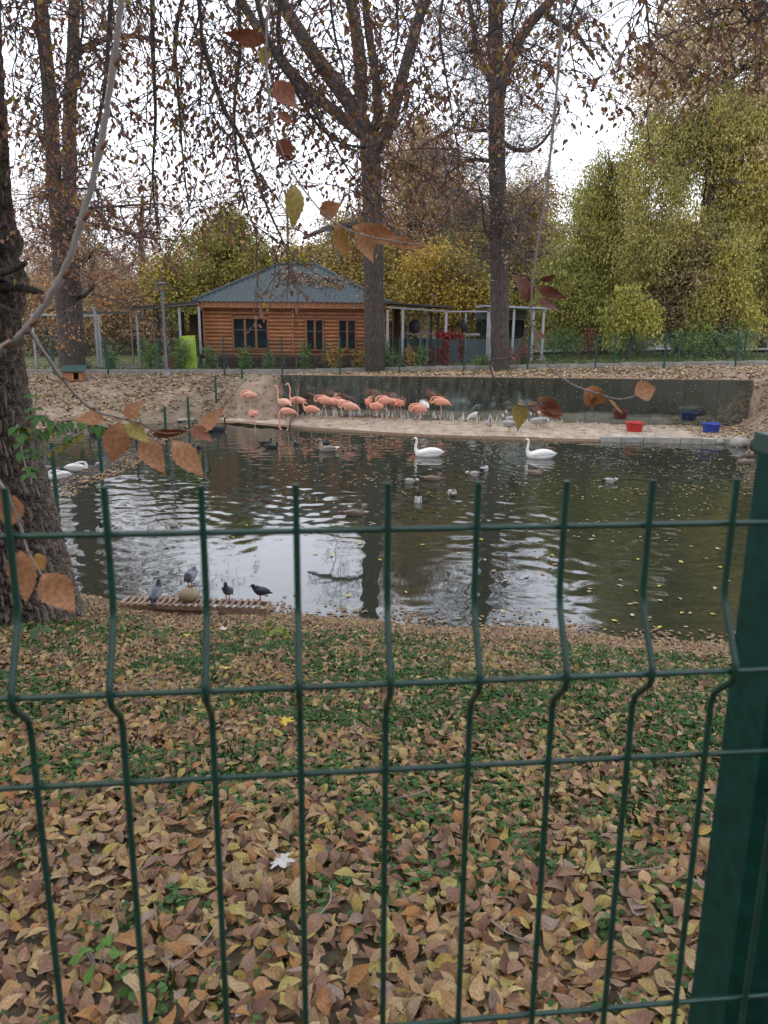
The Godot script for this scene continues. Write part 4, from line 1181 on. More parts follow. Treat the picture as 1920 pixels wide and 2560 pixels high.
	for q in [[-20.0, -50.0, "standing behind the forked trunk's foot"], [-15.4, -52.0, "standing behind the open wire aviary"], [-11.2, -55.0, "standing behind the roofed aviary's lamp"], [-25.0, -54.0, "behind the rough barked foreground trunk"]]:
		bg_tree("mauve_tree", "hazy mauve brown tree with thin twigs " + q[2], V(q[0], -0.3, q[1]), 0.3, [[V(0, 6.4, 0), V(2.6, 2.8, 2.2), 330], [V(-1.6, 4.0, 0), V(2.4, 2.2, 2), 300], [V(1.8, 3.6, 0.4), V(2.4, 2.2, 2), 300], [V(0.3, 9.2, 0), V(1.7, 2.0, 1.5), 120]], MV, TN, 2, "", 1.0)
	for q in [[-17.6, -41.0, "behind the low aviary"], [-13.4, -43.0, "behind the open wire aviary"]]:
		bg_tree("rusty_shrub", "rusty gold bush " + q[2], V(q[0], -0.4, q[1]), 0.12, [[V(0, 2.0, 0), V(2.4, 1.9, 1.6), 500], [V(1.6, 1.2, 0), V(1.6, 1.2, 1.2), 240]], L(.36, .23, .12), L(.34, .27, .15), 0)
	for i in 13:
		var x := -41.0 + i * 6.6 + rr(-1.5, 1.5)
		var k := rng.randi() % 4
		var z := -64.0 - rr(0, 16)
		var hh := rr(6.0, 10.0)
		bg_tree("distant_tree", ["distant olive tree closing the view behind the park", "distant brown tree closing the view behind the park", "distant tan tree closing the view behind the park", "distant dark tree closing the view behind the park"][k], V(x, 0, z), 0.3, [[V(0, hh * 0.62, 0), V(3.6, hh * 0.4, 3), 330], [V(-1.5, hh * 0.3, 1), V(3.4, hh * 0.3, 2.4), 260], [V(1.8, hh * 0.28, 1), V(3.2, hh * 0.28, 2.4), 240]], [OL, GB, TN, DK][k], [GB, TN, MV, OL][k], 0, "distant trees closing the park", 1.15)
	# trees on this side of the water, out of the frame: they shade the bank and darken what the mirrors and the pond show of it
	for q in [[-11.0, 3.5, "on the near bank west of the rough trunk"], [11.0, 3.0, "on the near bank east of the fence post"], [-4.0, 11.5, "behind the photographer's left shoulder"], [3.5, 12.5, "behind the photographer's right shoulder"], [-17.0, 6.0, "far west on the near bank"], [17.5, 5.0, "far east on the near bank"], [10.0, 14.0, "well behind and east of the photographer"], [-10.5, 14.0, "well behind and west of the photographer"]]:
		bg_tree("near_bank_tree", "brown leafed elm " + q[2], V(q[0], -0.1, q[1]), 0.35, [[V(0, 7.0, 0), V(3.6, 2.2, 3.2), 300], [V(-1.5, 3.4, 0.6), V(3.4, 2.0, 2.4), 260], [V(2.0, 3.0, 0.4), V(3.2, 2.0, 2.4), 260]], L(.16, .13, .06), L(.22, .14, .07), 0, "elms along the near bank", 1.5)
func bush(called: String, label: String, at: Vector3, rad: Vector3, count: int, a: Color, b: Color, s := 0.6, group := "") -> void:
	var t := thing(called, label, "shrub", at, group)
	var w := []; var tn := []
	var g := G.new()
	for i in 7:
		var e := V(rr(-0.5, 0.5) * rad.x, rad.y * rr(0.8, 1.7), rr(-0.5, 0.5) * rad.z)
		g.tube([V(rr(-0.1, 0.1), 0, rr(-0.1, 0.1)), e * 0.5 + V(rr(-0.06, 0.06), 0, 0), e], [0.014, 0.01, 0.005], 4, Color.WHITE)
	put("stems", g.mesh(), M.twig, t, "stuff")
	for i in count:
		var d := Vector3(rng.randfn(), rng.randfn(), rng.randfn()).normalized() * pow(rng.randf(), 0.45)
		var p := V(0, rad.y, 0) + d * rad * (1.0 + 0.4 * noise.get_noise_3d(d.x * 200.0 + at.x * 50.0, d.y * 200.0, d.z * 200.0))
		if p.y < 0.03: continue
		w.append(Transform3D(Basis(Vector3.UP, rr(0, TAU)).scaled(Vector3.ONE * s * rr(0.7, 1.2)), p))
		tn.append(a.lerp(b, rng.randf()) * rr(0.7, 1.25))
	many("foliage", CL[3], M.foliage, w, tn, t)
func planting() -> void:
	CL.append(clump(9, V(0.14, 0.13, 0.14), 0.10, 0.0, 0.6))
	var GN := L(.12, .20, .05); var YL := L(.34, .27, .06); var PL := L(.2, .26, .12); var RD := L(.26, .06, .045)
	for q in [[-9.4, -32.0, .45, .62, 110, 0, "green shrub behind the lamp post's foot"], [-8.25, -32.3, .42, .68, 120, 0, "green shrub against the lime green board"], [-11.1, -32.4, .3, .45, 60, 0, "leafy green weed clump inside the open aviary"], [-7.1, -32.6, .32, .5, 60, 2, "thin pale green shrub at the cabin's left corner"], [-5.75, -32.7, .24, .5, 70, 0, "narrow green shrub under the triple window"], [-4.75, -32.7, .2, .42, 50, 0, "small green shrub right of the triple window"], [-3.25, -32.7, .2, .62, 80, 0, "upright green shrub in the middle of the log wall"], [-2.1, -32.7, .5, .55, 80, 1, "yellowing shrub under the twin windows"], [-0.9, -32.6, .5, .5, 60, 1, "sparse yellow shrub before the fan limbed trunk"], [-0.1, -32.7, .42, .62, 120, 2, "pale green bush around the fan limbed trunk"], [0.35, -32.6, .35, .4, 50, 2, "small pale bush by the aviary's low wall"], [1.0, -32.6, .3, .5, 70, 1, "golden weed bush inside the long aviary's first bay"], [1.5, -32.6, .2, .5, 60, 0, "green weed bush inside the long aviary's first bay"], [3.9, -32.6, .4, .3, 60, 2, "low green plants at the foot of the bare trunk"], [4.9, -32.5, .42, .45, 90, 3, "reddish brown shrub between bare trunk and fence post"], [8.3, -37.5, 1.0, .8, 200, 0, "round green shrub on the lawn before the pavilion path"], [9.3, -36.5, .4, .8, 90, 3, "dark red shrub on the lawn beside the round green one"], [11.0, -36.5, 1.0, .65, 160, 2, "grey green shrub on the lawn past the red one"], [13.3, -34.5, 1.3, .8, 260, 0, "spreading green shrub at the foot of the brown tree"], [14.9, -34.5, .9, .9, 150, 2, "ivy mound under the yellow green sapling"], [5.8, -33.6, .4, .55, 70, 3, "red leaved creeper on the pavilion's front post"], [-12.0, -31.9, .35, .25, 40, 2, "weeds at the foot of the double trunk"]]:
		var y := kerb_y(q[0]) - 0.03
		bush("shrub", q[6], V(q[0], y, q[1]), V(q[2], q[3], q[2] * 0.8), int(q[4] * 1.3), [GN, YL, PL, RD][q[5]], [L(.17, .26, .06), L(.4, .22, .07), GN, L(.3, .14, .07)][q[5]], 0.8)

# ---------------------------------------------------------------- birds: one continuous body swept along its spine
func bird_body(st: Array, pal: Array, k := 3) -> ArrayMesh:
	var g := G.new()
	var ps := []; var rs := []; var cs := []
	for q in st:
		ps.append(V(q[0], q[1], q[5] if q.size() > 5 else 0.0)); rs.append(V(q[2], q[3], 0)); cs.append(pal[q[4]])
	var sp := spline(ps, k); var sr := spline(rs, k)
	var rr2 := []; var c2 := []
	for i in sp.size():
		rr2.append(V2(maxf(sr[i].x, 0.002), maxf(sr[i].y, 0.002)))
		var f := float(i) / k
		c2.append(cs[mini(int(f + 0.5), cs.size() - 1)])
	g.tube(sp, rr2, 12, c2, true)
	return g.mesh()
func wing(p: Node3D, at: Vector3, s: Vector3, tilt: float, splay: float, col: Color, tip: Color) -> void:
	for sd in [-1.0, 1.0]:
		var g := G.new()
		g.ball(Vector3.ZERO, s, col, Basis.IDENTITY, 12)
		for i in g.v.size():   # a folded wing: draw the hind end out to a point
			var x := g.v[i].x / s.x
			if x < 0.0:
				g.v[i].y = g.v[i].y * (1.0 - 0.55 * x * x) + 0.1 * s.y * x; g.v[i].z *= 1.0 - 0.3 * x * x
				if x < -0.55: g.c[i] = tip
			g.c[i] = g.c[i] * (0.94 + 0.12 * absf(sin(x * 9.0 + g.v[i].y / s.y * 3.0)))
		var o := put("wing", g.mesh(), M.feather, p)
		o.position = V(at.x, at.y, at.z * sd)
		o.rotation = V(0.18 * sd, -splay * sd, tilt)
func eyes(p: Node3D, at: Vector3, r: float, col := Color(0.01, 0.01, 0.01)) -> void:
	for sd in [-1.0, 1.0]:
		var g := G.new()
		g.ball(V(at.x, at.y, at.z * sd), Vector3.ONE * r, col, Basis.IDENTITY, 6)
		put("eye", g.mesh(), M.vc, p)
func legs(p: Node3D, hip: Vector3, knee: Vector3, foot: Vector3, spread: float, r: float, col: Color, one := false) -> void:
	for sd in [-1.0, 1.0]:
		var g := G.new()
		var f := foot
		if one and sd > 0: f = V(hip.x - 0.05, knee.y - 0.02, 0)
		var z: float = spread * sd
		var pts := [V(hip.x, hip.y, z), V(knee.x, knee.y, z), V(f.x, f.y + r, z)]
		if one and sd > 0: pts = [V(hip.x, hip.y, z), V(hip.x + 0.06, hip.y - 0.14, z), V(hip.x - 0.08, hip.y - 0.1, z)]
		g.tube(spline(pts, 4), [r * 1.7, r * 1.3, r * 1.1, r, r * 1.5, r, r, r, r], 6, col)
		if not (one and sd > 0):
			for a in [-0.5, 0.0, 0.5]:
				g.tube([V(f.x, f.y + r, z), V(f.x + r * 7.0 * cos(a), f.y + 0.004, z + r * 7.0 * sin(a))], [r * 0.9, r * 0.4], 5, col)
		put("leg", g.mesh(), M.vc, p)
func bird(called: String, label: String, cat: String, group: String, at: Vector3, yaw: float, s: float) -> Node3D:
	var b := thing(called, label, cat, at, group, deg_to_rad(yaw))
	b.scale = Vector3.ONE * s
	return b
func flamingo(at: Vector3, pose: String, yaw: float, s: float, deep: float, label: String) -> void:
	var b := bird("flamingo", label, "flamingo", "flamingos standing on the sandy shore", at, yaw, s * 0.93)
	var c := L(.80, .47, .37).lerp(L(.73, .27, .15), maxf(deep, 0.0))
	if deep < 0.0: c = L(.78, .74, .70)
	var pk := [c, c.lerp(L(.78, .30, .17), 0.45 if deep >= 0 else 0.0), L(.02, .02, .02), L(.75, .62, .55)]
	var st := [[-.37, .53, .012, .012, 0], [-.28, .575, .05, .035, 0], [-.14, .63, .10, .10, 0], [0, .65, .13, .135, 0], [.12, .65, .12, .13, 0], [.2, .67, .08, .09, 0]]
	var ey := V(.03, .80, .026)
	if pose == "tuck":
		st += [[.27, .62, .04, .045, 1], [.33, .60, .029, .029, 1], [.36, .66, .027, .027, 1], [.33, .75, .026, .026, 1], [.24, .80, .026, .026, 1], [.14, .80, .027, .027, 1], [.05, .795, .034, .036, 1], [-.01, .785, .026, .03, 1], [-.06, .765, .018, .02, 3], [-.1, .74, .006, .008, 2]]
	elif pose == "rest":
		st += [[.25, .73, .036, .04, 1], [.29, .80, .027, .027, 1], [.27, .87, .025, .025, 1], [.22, .92, .026, .026, 1], [.21, .965, .034, .036, 1], [.25, .975, .028, .03, 1], [.29, .94, .018, .02, 3], [.3, .9, .006, .008, 2]]
		ey = V(.22, .975, .032)
	elif pose == "tall":
		st += [[.25, .73, .036, .04, 1], [.28, .82, .027, .027, 1], [.26, .95, .025, .025, 1], [.27, 1.08, .024, .024, 1], [.30, 1.18, .025, .025, 1], [.335, 1.225, .034, .036, 1], [.375, 1.22, .026, .028, 1], [.41, 1.19, .018, .02, 3], [.42, 1.145, .006, .008, 2]]
		ey = V(.345, 1.235, .032)
	else:
		st += [[.25, .64, .036, .04, 1], [.30, .56, .027, .027, 1], [.31, .44, .025, .025, 1], [.28, .32, .024, .024, 1], [.28, .2, .025, .025, 1], [.29, .11, .034, .036, 1], [.27, .065, .026, .03, 1], [.23, .035, .018, .02, 3], [.19, .02, .006, .008, 2]]
		ey = V(.3, .1, .032)
	put("body", bird_body(st, pk), M.feather, b)
	wing(b, V(-.06, .665, .085), V(.26, .105, .05), 0.2, 0.06, c * 1.04, c.lerp(L(.8, .5, .42), 0.4) if deep != 0.75 else L(.03, .02, .02))
	eyes(b, ey, 0.007)
	legs(b, V(.02, .55, 0), V(-.015, .30, 0), V(.01, 0, 0), 0.045, 0.009, L(.62, .36, .30), pose == "rest" or (pose == "tuck" and rng.randf() < 0.4))
func swan(at: Vector3, yaw: float, s: float, kind: String, label: String) -> void:
	var black := kind == "blackswan"
	var b := bird("black_swan" if black else ("white_goose" if kind == "sleepswan" else "swan"), label, "goose" if kind == "sleepswan" else "swan", "", at, yaw, s)
	var c := L(.83, .83, .80) if not black else L(.018, .017, .018)
	var pk := [c, L(.75, .22, .04) if not black else L(.5, .04, .03), L(.02, .02, .02)]
	var st := [[-.52, .17, .015, .012, 0], [-.42, .15, .08, .06, 0], [-.25, .13, .17, .145, 0], [0, .11, .21, .175, 0], [.2, .11, .185, .165, 0], [.32, .14, .12, .13, 0]]
	if kind == "sleepswan":
		st += [[.37, .24, .06, .07, 0], [.33, .34, .045, .045, 0], [.22, .37, .042, .042, 0], [.1, .36, .045, .045, 0], [.0, .34, .05, .048, 0], [-.08, .31, .03, .03, 0], [-.14, .28, .015, .012, 1]]
	else:
		st += [[.39, .2, .07, .08, 0], [.43, .29, .05, .05, 0], [.42, .40, .042, .042, 0], [.40, .51, .038, .038, 0], [.405, .59, .038, .038, 0], [.435, .635, .044, .042, 0], [.475, .632, .036, .033, 0], [.50, .618, .022, .02, 2], [.525, .605, .018, .014, 1], [.565, .59, .013, .006, 1]]
		eyes(b, V(.462, .648, .036), 0.007)
	put("body", bird_body(st, pk), M.feather, b)
	wing(b, V(-.1, .19, .12), V(.38, .13, .085), -0.12, 0.12, c, c * 0.95)
	var g := G.new()
	for k in 5:
		g.tube([V(-.42, .17, (k - 2) * .02), V(-.58 + absf(k - 2) * .03, .21, (k - 2) * .035)], [V2(.022, .008), V2(.008, .003)], 6, c, true)
	put("tail", g.mesh(), M.feather, b)
func duck(at: Vector3, yaw: float, s: float, kind: String, label: String) -> void:
	var b := bird({"drake": "mallard_drake", "hen": "mallard_hen", "coot": "coot", "goose": "goose", "preen": "mallard_drake", "dive": "mallard_drake"}[kind], label, "duck" if kind != "goose" else "goose", "", at, yaw, s)
	var GY := L(.40, .39, .37); var BR := L(.17, .12, .08); var BK := L(.012, .013, .014); var WH := L(.72, .72, .7); var GN := L(.008, .03, .02); var YE := L(.42, .33, .05); var CH := L(.10, .05, .035)
	if kind in ["preen", "dive"]:
		put("body", bird_body([[.0, -.12, .05, .04, 0], [.0, -.02, .09, .075, 0], [.0, .07, .085, .07, 0], [-.01, .14, .06, .05, 0], [-.03, .2, .035, .022, 1], [-.05, .27, .01, .006, 1]], [WH, BK]), M.feather, b)
		wing(b, V(-.04, .06, .055), V(.12, .035, .03), 1.45, 0.05, L(.4, .39, .37), BK)
		return
	var pk := [GY, CH, WH, GN, YE, BK]
	if kind == "hen": pk = [BR, BR * 1.1, BR * 1.2, BR * 1.15, L(.3, .15, .05), BR * 1.3]
	elif kind == "coot": pk = [BK, BK, BK, BK, L(.35, .33, .3), BK]
	elif kind == "goose": pk = [L(.25, .22, .18), L(.3, .25, .2), L(.34, .28, .22), L(.22, .17, .12), L(.5, .22, .1), WH]
	var st := [[-.29, .13, .012, .008, 5], [-.22, .10, .05, .035, 5], [-.12, .07, .095, .075, 0], [0, .06, .115, .09, 0], [.1, .065, .095, .085, 1], [.155, .095, .06, .065, 1], [.175, .14, .038, .04, 2], [.18, .18, .035, .036, 3], [.195, .215, .04, .038, 3], [.225, .215, .03, .028, 3], [.25, .205, .018, .012, 4], [.285, .198, .017, .006, 4]]
	if kind == "goose":
		for q in st:
			if q[1] > .11 and q[0] > 0: q[1] += .08
	put("body", bird_body(st, pk), M.feather, b)
	wing(b, V(-.05, .095, .065), V(.17, .06, .045), -0.08, 0.1, (BR if kind == "hen" else (BK if kind == "coot" else (L(.2, .17, .14) if kind == "goose" else L(.3, .27, .24)))), BK if kind != "hen" else BR * 0.6)
	eyes(b, V(.215, .225 + (.08 if kind == "goose" else 0.0), .03), 0.005)
func shore_goose(at: Vector3, yaw: float, s: float, label: String) -> void:
	var b := bird("bar_headed_goose", label, "goose", "", at, yaw, s)
	var GY := L(.40, .38, .36); var WH := L(.70, .69, .66); var BK := L(.03, .03, .03)
	var st := [[-.32, .30, .015, .01, 2], [-.25, .29, .06, .04, 1], [-.12, .29, .11, .10, 0], [0, .30, .125, .12, 0], [.12, .31, .10, .11, 0], [.19, .36, .06, .075, 0], [.22, .43, .036, .04, 2], [.22, .50, .03, .032, 2], [.225, .555, .03, .03, 1], [.245, .595, .036, .034, 1], [.275, .595, .026, .024, 2], [.31, .585, .014, .012, 3], [.335, .578, .005, .004, 3]]
	put("body", bird_body(st, [GY, WH, L(.14, .13, .12), L(.5, .3, .06)]), M.feather, b)
	wing(b, V(-.06, .33, .085), V(.22, .09, .045), 0.03, 0.08, GY * 0.9, BK)
	eyes(b, V(.26, .605, .032), 0.006)
	legs(b, V(0, .2, 0), V(-.02, .11, 0), V(0, 0, 0), .05, .010, L(.5, .28, .08))
func pigeon(at: Vector3, yaw: float, s: float, dark: float, bow: float, label: String) -> void:
	var b := bird("pigeon", label, "pigeon", "pigeons along the wooden ramp", at, yaw, s)
	var GY := L(.20, .215, .25) * (1.0 - dark * 0.85); var DK := L(.035, .04, .055) * (1.0 - dark * 0.5); var NK := L(.04, .06, .065) * (1.0 - dark * 0.5)
	var hy := -0.10 * bow; var hx := 0.05 * bow
	var st := [[-.18, .03 + .22 * bow, .03, .008, 1], [-.125, .06 + .16 * bow, .036, .018, 1], [-.065, .10 + .08 * bow, .054, .044, 0], [0, .145, .07, .066, 0], [.045, .18, .062, .062, 0], [.07 + hx * .4, .22 + hy * .4, .042, .046, 2], [.078 + hx, .255 + hy, .030, .032, 2], [.085 + hx, .285 + hy * 1.2, .028, .028, 1], [.106 + hx, .292 + hy * 1.4, .02, .02, 1], [.125 + hx, .286 + hy * 1.5, .008, .007, 3], [.142 + hx, .278 + hy * 1.6, .003, .003, 3]]
	put("body", bird_body(st, [GY, DK, NK, L(.08, .07, .07)]), M.feather, b)
	wing(b, V(-.035, .14 + .03 * bow, .047), V(.125, .048, .026), -0.5 * bow + 0.55 * (1.0 - bow), 0.02, GY * (1.2 if dark < 0.5 else 1.0), DK * 0.7)
	eyes(b, V(.092 + hx, .291 + hy * 1.25, .025), 0.004, L(.3, .08, .02))
	legs(b, V(.01, .09, 0), V(0, .045, 0), V(.01, 0, 0), .025, .006, L(.35, .1, .1))
func birds() -> void:
	var fl: Array = [[V(-4.69, -1.82, -27.51), "tuck", 200, 0.95, 0.35], [V(-4.18, -1.82, -25.13), "tuck", 255, 0.90, 0.55], [V(-3.44, -1.82, -26.95), "tall", 150, 1.00, 0.15], [V(-3.04, -1.82, -27.5), "tall", 170, 1.05, 0.50], [V(-3.12, -1.82, -25.31), "feed", 200, 1.00, 0.60], [V(-2.4, -1.82, -25.82), "rest", 180, 1.00, 0.70], [V(-2.08, -1.82, -27.43), "tuck", 175, 1.10, 0.55], [V(-1.82, -1.82, -27.58), "tuck", 10, 1.00, 0.35], [V(-1.14, -1.82, -25.67), "tuck", 180, 1.05, 0.45], [V(-1.51, -1.82, -27.47), "rest", 160, 0.95, 0.30], [V(-0.57, -1.82, -27.41), "tuck", 265, 1.00, 0.85], [V(-0.26, -1.82, -26.08), "rest", 190, 1.00, 0.75], [V(0.03, -1.82, -27.32), "tuck", 200, 1.10, 0.45], [V(0.35, -1.82, -27.6), "tuck", 160, 0.95, 0.30], [V(0.51, -1.82, -27.36), "tuck", 240, 0.95, 0.95], [V(1.07, -1.82, -25.25), "tuck", 215, 1.08, 0.70], [V(1.93, -1.82, -27.2), "tuck", 170, 1.10, 0.60], [V(5.37, -1.82, -25.87), "feed", 195, 1.05, 0.55], [V(1.36, -1.82, -27.54), "tuck", 120, 0.90, -1.00]]
	var fn := ["pale flamingo with hidden head behind its neighbour on the bare sand slope", "deep pink flamingo facing the pond on the bare sand slope", "palest tall necked flamingo against the first mirror edge", "tall necked flamingo before the first mirror panel", "coral flamingo bending its neck down to the shore edging", "coral flamingo with short raised neck standing alone", "large flamingo with curled neck by the white splashed mirror", "pale flamingo overlapping the large curled one", "one flamingo with pointed tail nearest the twin curled pair", "slim pale flamingo just behind the large curled one", "orange flamingo with round curled neck before a mirror seam", "dark tailed coral flamingo on one leg out on the sand", "broad pale flamingo tucked up right of the one legged bird", "small pale flamingo between the broad one and the orange one", "brightest orange flamingo with its neck coiled", "dark pink flamingo standing well forward near the shore", "last pink flamingo of the flock with tail pointing down", "solitary pink flamingo feeding beside the grey geese", "whitish young flamingo behind the dark pink forward one"]
	for i in fl.size():
		var q: Array = fl[i]
		var p: Vector3 = q[0]
		var mz := mirror_z(p.x) + 0.28
		if p.x > -3.6 and p.z < mz: p.z = mz
		if p.x < -3.6: p.y = maxf(island_y(p.x, p.z), far_y(p.x, p.z) if p.z < far_z(p.x) - 0.6 else -9.0)
		else: p.y = island_y(p.x, p.z)
		flamingo(p - V(0, 0.01, 0), q[1], q[2], q[3], q[4], fn[i])
	var gn := ["grey goose facing the pond alone on the sand", "grey goose with white striped neck walking at the shore", "grey goose half hidden behind its striped companion", "large grey goose right of the hanging yellow leaf", "grey goose closest to the solitary flamingo"]
	var ge: Array = [[V(3.27, -1.82, -24.64), 270, 1.00], [V(3.84, -1.82, -24.37), 150, 1.05], [V(4.17, -1.82, -25.79), 160, 1.00], [V(4.85, -1.82, -25.17), 190, 1.05], [V(5.15, -1.82, -25.63), 130, 1.00]]
	for i in ge.size():
		var p: Vector3 = ge[i][0]
		p.y = island_y(p.x, p.z) - 0.005
		shore_goose(p, ge[i][1], ge[i][2] * 0.86, gn[i])
	var gp: Vector3 = V(2.94, -1.82, -26.17)
	var gb := bird("pied_bird", "small black and white wading bird bending down on the sand", "bird", "", V(gp.x, island_y(gp.x, gp.z), gp.z), 160, 1.0)
	put("body", bird_body([[-.26, .40, .012, .008, 1], [-.16, .36, .05, .04, 1], [-.04, .31, .085, .08, 0], [.08, .27, .07, .075, 0], [.15, .22, .04, .045, 0], [.2, .16, .028, .03, 0], [.24, .12, .03, .03, 1], [.28, .09, .012, .012, 1], [.36, .03, .004, .004, 1]], [L(.72, .71, .68), L(.02, .02, .02)]), M.feather, gb)
	wing(gb, V(-.05, .34, .06), V(.18, .07, .035), -0.35, 0.05, L(.7, .69, .66), L(.02, .02, .02))
	legs(gb, V(.0, .25, 0), V(-.02, .14, 0), V(0, 0, 0), .04, .007, L(.2, .22, .25))
	var wb: Array = [["swan", V(1.16, -1.95, -20.68), 180, 1.00], ["swan", V(4.1, -1.95, -20.54), 180, 1.02], ["sleepswan", V(-7.24, -1.95, -17.21), 200, 1.00], ["sleepswan", V(-7.19, -1.95, -18.15), 20, 1.05], ["blackswan", V(-8.77, -1.95, -24), 170, 0.90], ["blackswan", V(-5.38, -1.95, -25.03), 20, 0.90], ["drake", V(0.59, -1.95, -17.14), 5, 1.00], ["hen", V(1.09, -1.95, -17.48), 0, 1.00], ["drake", V(1.41, -1.95, -15.95), 275, 1.00], ["preen", V(0.68, -1.95, -15.33), 90, 1.00], ["drake", V(2.07, -1.95, -18.06), 170, 1.00], ["drake", V(2.4, -1.95, -18.65), 60, 1.00], ["hen", V(3.55, -1.95, -18.24), 330, 1.00], ["drake", V(5.08, -1.95, -17.39), 10, 1.00], ["hen", V(-0.54, -1.95, -14.18), 10, 1.00], ["dive", V(-4.69, -1.95, -12.66), 90, 1.15], ["coot", V(-3.42, -1.95, -22.48), 10, 1.00], ["coot", V(-3.15, -1.95, -21.83), 345, 1.05], ["coot", V(-2.53, -1.95, -22.36), 270, 1.00], ["coot", V(-1.75, -1.95, -22.49), 200, 1.00], ["goose", V(-1.55, -1.95, -21.36), 180, 1.00], ["coot", V(-5.45, -1.95, -21.94), 260, 0.95], ["coot", V(-5.17, -1.95, -21.72), 280, 0.95], ["drake", V(-9.92, -1.95, -24.85), 170, 0.90], ["hen", V(9.92, -1.95, -21.2), 240, 1.10], ["hen", V(9.23, -1.95, -19.97), 180, 1.10]]
	var wn := ["white swan gliding left in mid pond below the flamingos", "white swan gliding left below the grey geese", "white water bird asleep beside the first pond fence post", "white water bird asleep further along the mud spit", "black swan swimming behind the pond fence", "black swan by the shore edging below the duck slope", "drake swimming right beneath the first white swan", "brown duck swimming behind the right facing drake", "drake swimming towards the near bank with black back", "upended drake with only its tail above water", "drake swimming left nearest the pair below the second swan", "drake turned away beyond the left facing drake", "brown duck just below the second white swan", "lone drake far out on the leaf strewn water", "brown duck low on the water behind the second fence wire", "diving duck with white rear amid rings near the foreground trunk", "black duck leading the dark pair under the flamingos", "black duck following in the dark pair under the flamingos", "lone black duck facing the near bank", "black duck just behind the brown goose", "brown goose with white rump swimming left under the flamingos", "small black duck beside the mud spit's far end", "second small black duck off the mud spit's far end", "small drake far behind the pond fence by the bank", "brown duck on the rocks at the shore's east end", "brown duck at the water's edge below the rocks"]
	for i in wb.size():
		var q: Array = wb[i]
		var k: String = q[0]
		if k in ["swan", "sleepswan", "blackswan"]: swan(q[1] + V(0, 0.02 if k == "sleepswan" else -0.02, 0), q[2], q[3] * (0.79 if k != "sleepswan" else 0.52), k, wn[i])
		else: duck(q[1] - V(0, 0.015, 0), q[2], q[3] * (1.12 if k == "goose" else 0.82), k, wn[i])
	pigeon(V(-2.66, -1.675, -8.75), 82, 0.88, 0.0, 0.0, "grey pigeon seen from behind with its tail over the ramp edge")
	pigeon(V(-2.30, -1.545, -8.90), 262, 0.92, 0.0, 0.9, "pigeon bowing its head on top of the round stone")
	pigeon(V(-1.85, -1.675, -8.87), 262, 0.80, 0.55, 0.0, "dark grey pigeon upright and facing the bank on the ramp")
	pigeon(V(-1.46, -1.675, -8.86), 196, 0.80, 0.95, 0.35, "black pigeon turned left at the ramp's open end")
	for q in [[V(-8.7, 0.62, -34.4), "dark owl perched in the roofed aviary", 60.0], [V(3.3, 0.98, -34.0), "dark bird of prey perched in the long aviary", 220.0]]:
		var b := bird("perched_bird", q[1], "bird", "", q[0], q[2], 1.5)
		put("body", bird_body([[-.12, .02, .03, .012, 0], [-.08, .08, .06, .05, 0], [0, .17, .09, .09, 0], [.03, .25, .085, .085, 0], [.04, .33, .06, .06, 0], [.05, .38, .055, .055, 0], [.09, .385, .03, .03, 0], [.12, .37, .008, .008, 0]], [L(.03, .026, .024)]), M.feather, b)
		wing(b, V(-.03, .18, .07), V(.16, .06, .03), 1.0, 0.02, L(.035, .03, .027), L(.02, .018, .016))
		legs(b, V(.02, .09, 0), V(.01, .05, 0), V(.02, 0.0, 0), .03, .008, L(.2, .18, .08))

# ---------------------------------------------------------------- small things about the pond
func tub(at: Vector3, m: Material, label: String) -> void:
	var t := thing("tub", label, "tub", at)
	var g := G.new()
	var prof := [[0.001, 0.02], [0.215, 0.02], [0.225, 0.0], [0.232, 0.01], [0.278, 0.255], [0.30, 0.26], [0.305, 0.275], [0.295, 0.285], [0.272, 0.28], [0.262, 0.25], [0.22, 0.03], [0.001, 0.035]]
	var k := 36
	for i in prof.size():
		for j in k + 1:
			var a := TAU * j / k
			var q: Array = prof[i]
			var n0: Array = prof[maxi(i - 1, 0)]; var n1: Array = prof[mini(i + 1, prof.size() - 1)]
			var nn := V((n1[1] - n0[1]) * cos(a), -(n1[0] - n0[0]), (n1[1] - n0[1]) * sin(a)).normalized()
			g.vert(V(q[0] * cos(a), q[1], q[0] * sin(a)), nn, Color.WHITE)
	for i in prof.size() - 1:
		for j in k:
			var a := i * (k + 1) + j
			g.quad(a, a + 1, a + k + 2, a + k + 1)
	put("shell", g.mesh(), m, t)
	for s in [-1, 1]:
		g = G.new()
		var ps := []
		for j in 9:
			var a: float = PI * 0.5 * s + lerpf(-0.28, 0.28, j / 8.0) + 0.6
			ps.append(V(cos(a) * (0.30 + 0.05 * sin(PI * j / 8.0)), 0.27 + 0.02 * sin(PI * j / 8.0), sin(a) * (0.30 + 0.05 * sin(PI * j / 8.0))))
		g.tube(ps, [0.013], 6, Color.WHITE)
		put("handle", g.mesh(), m, t)
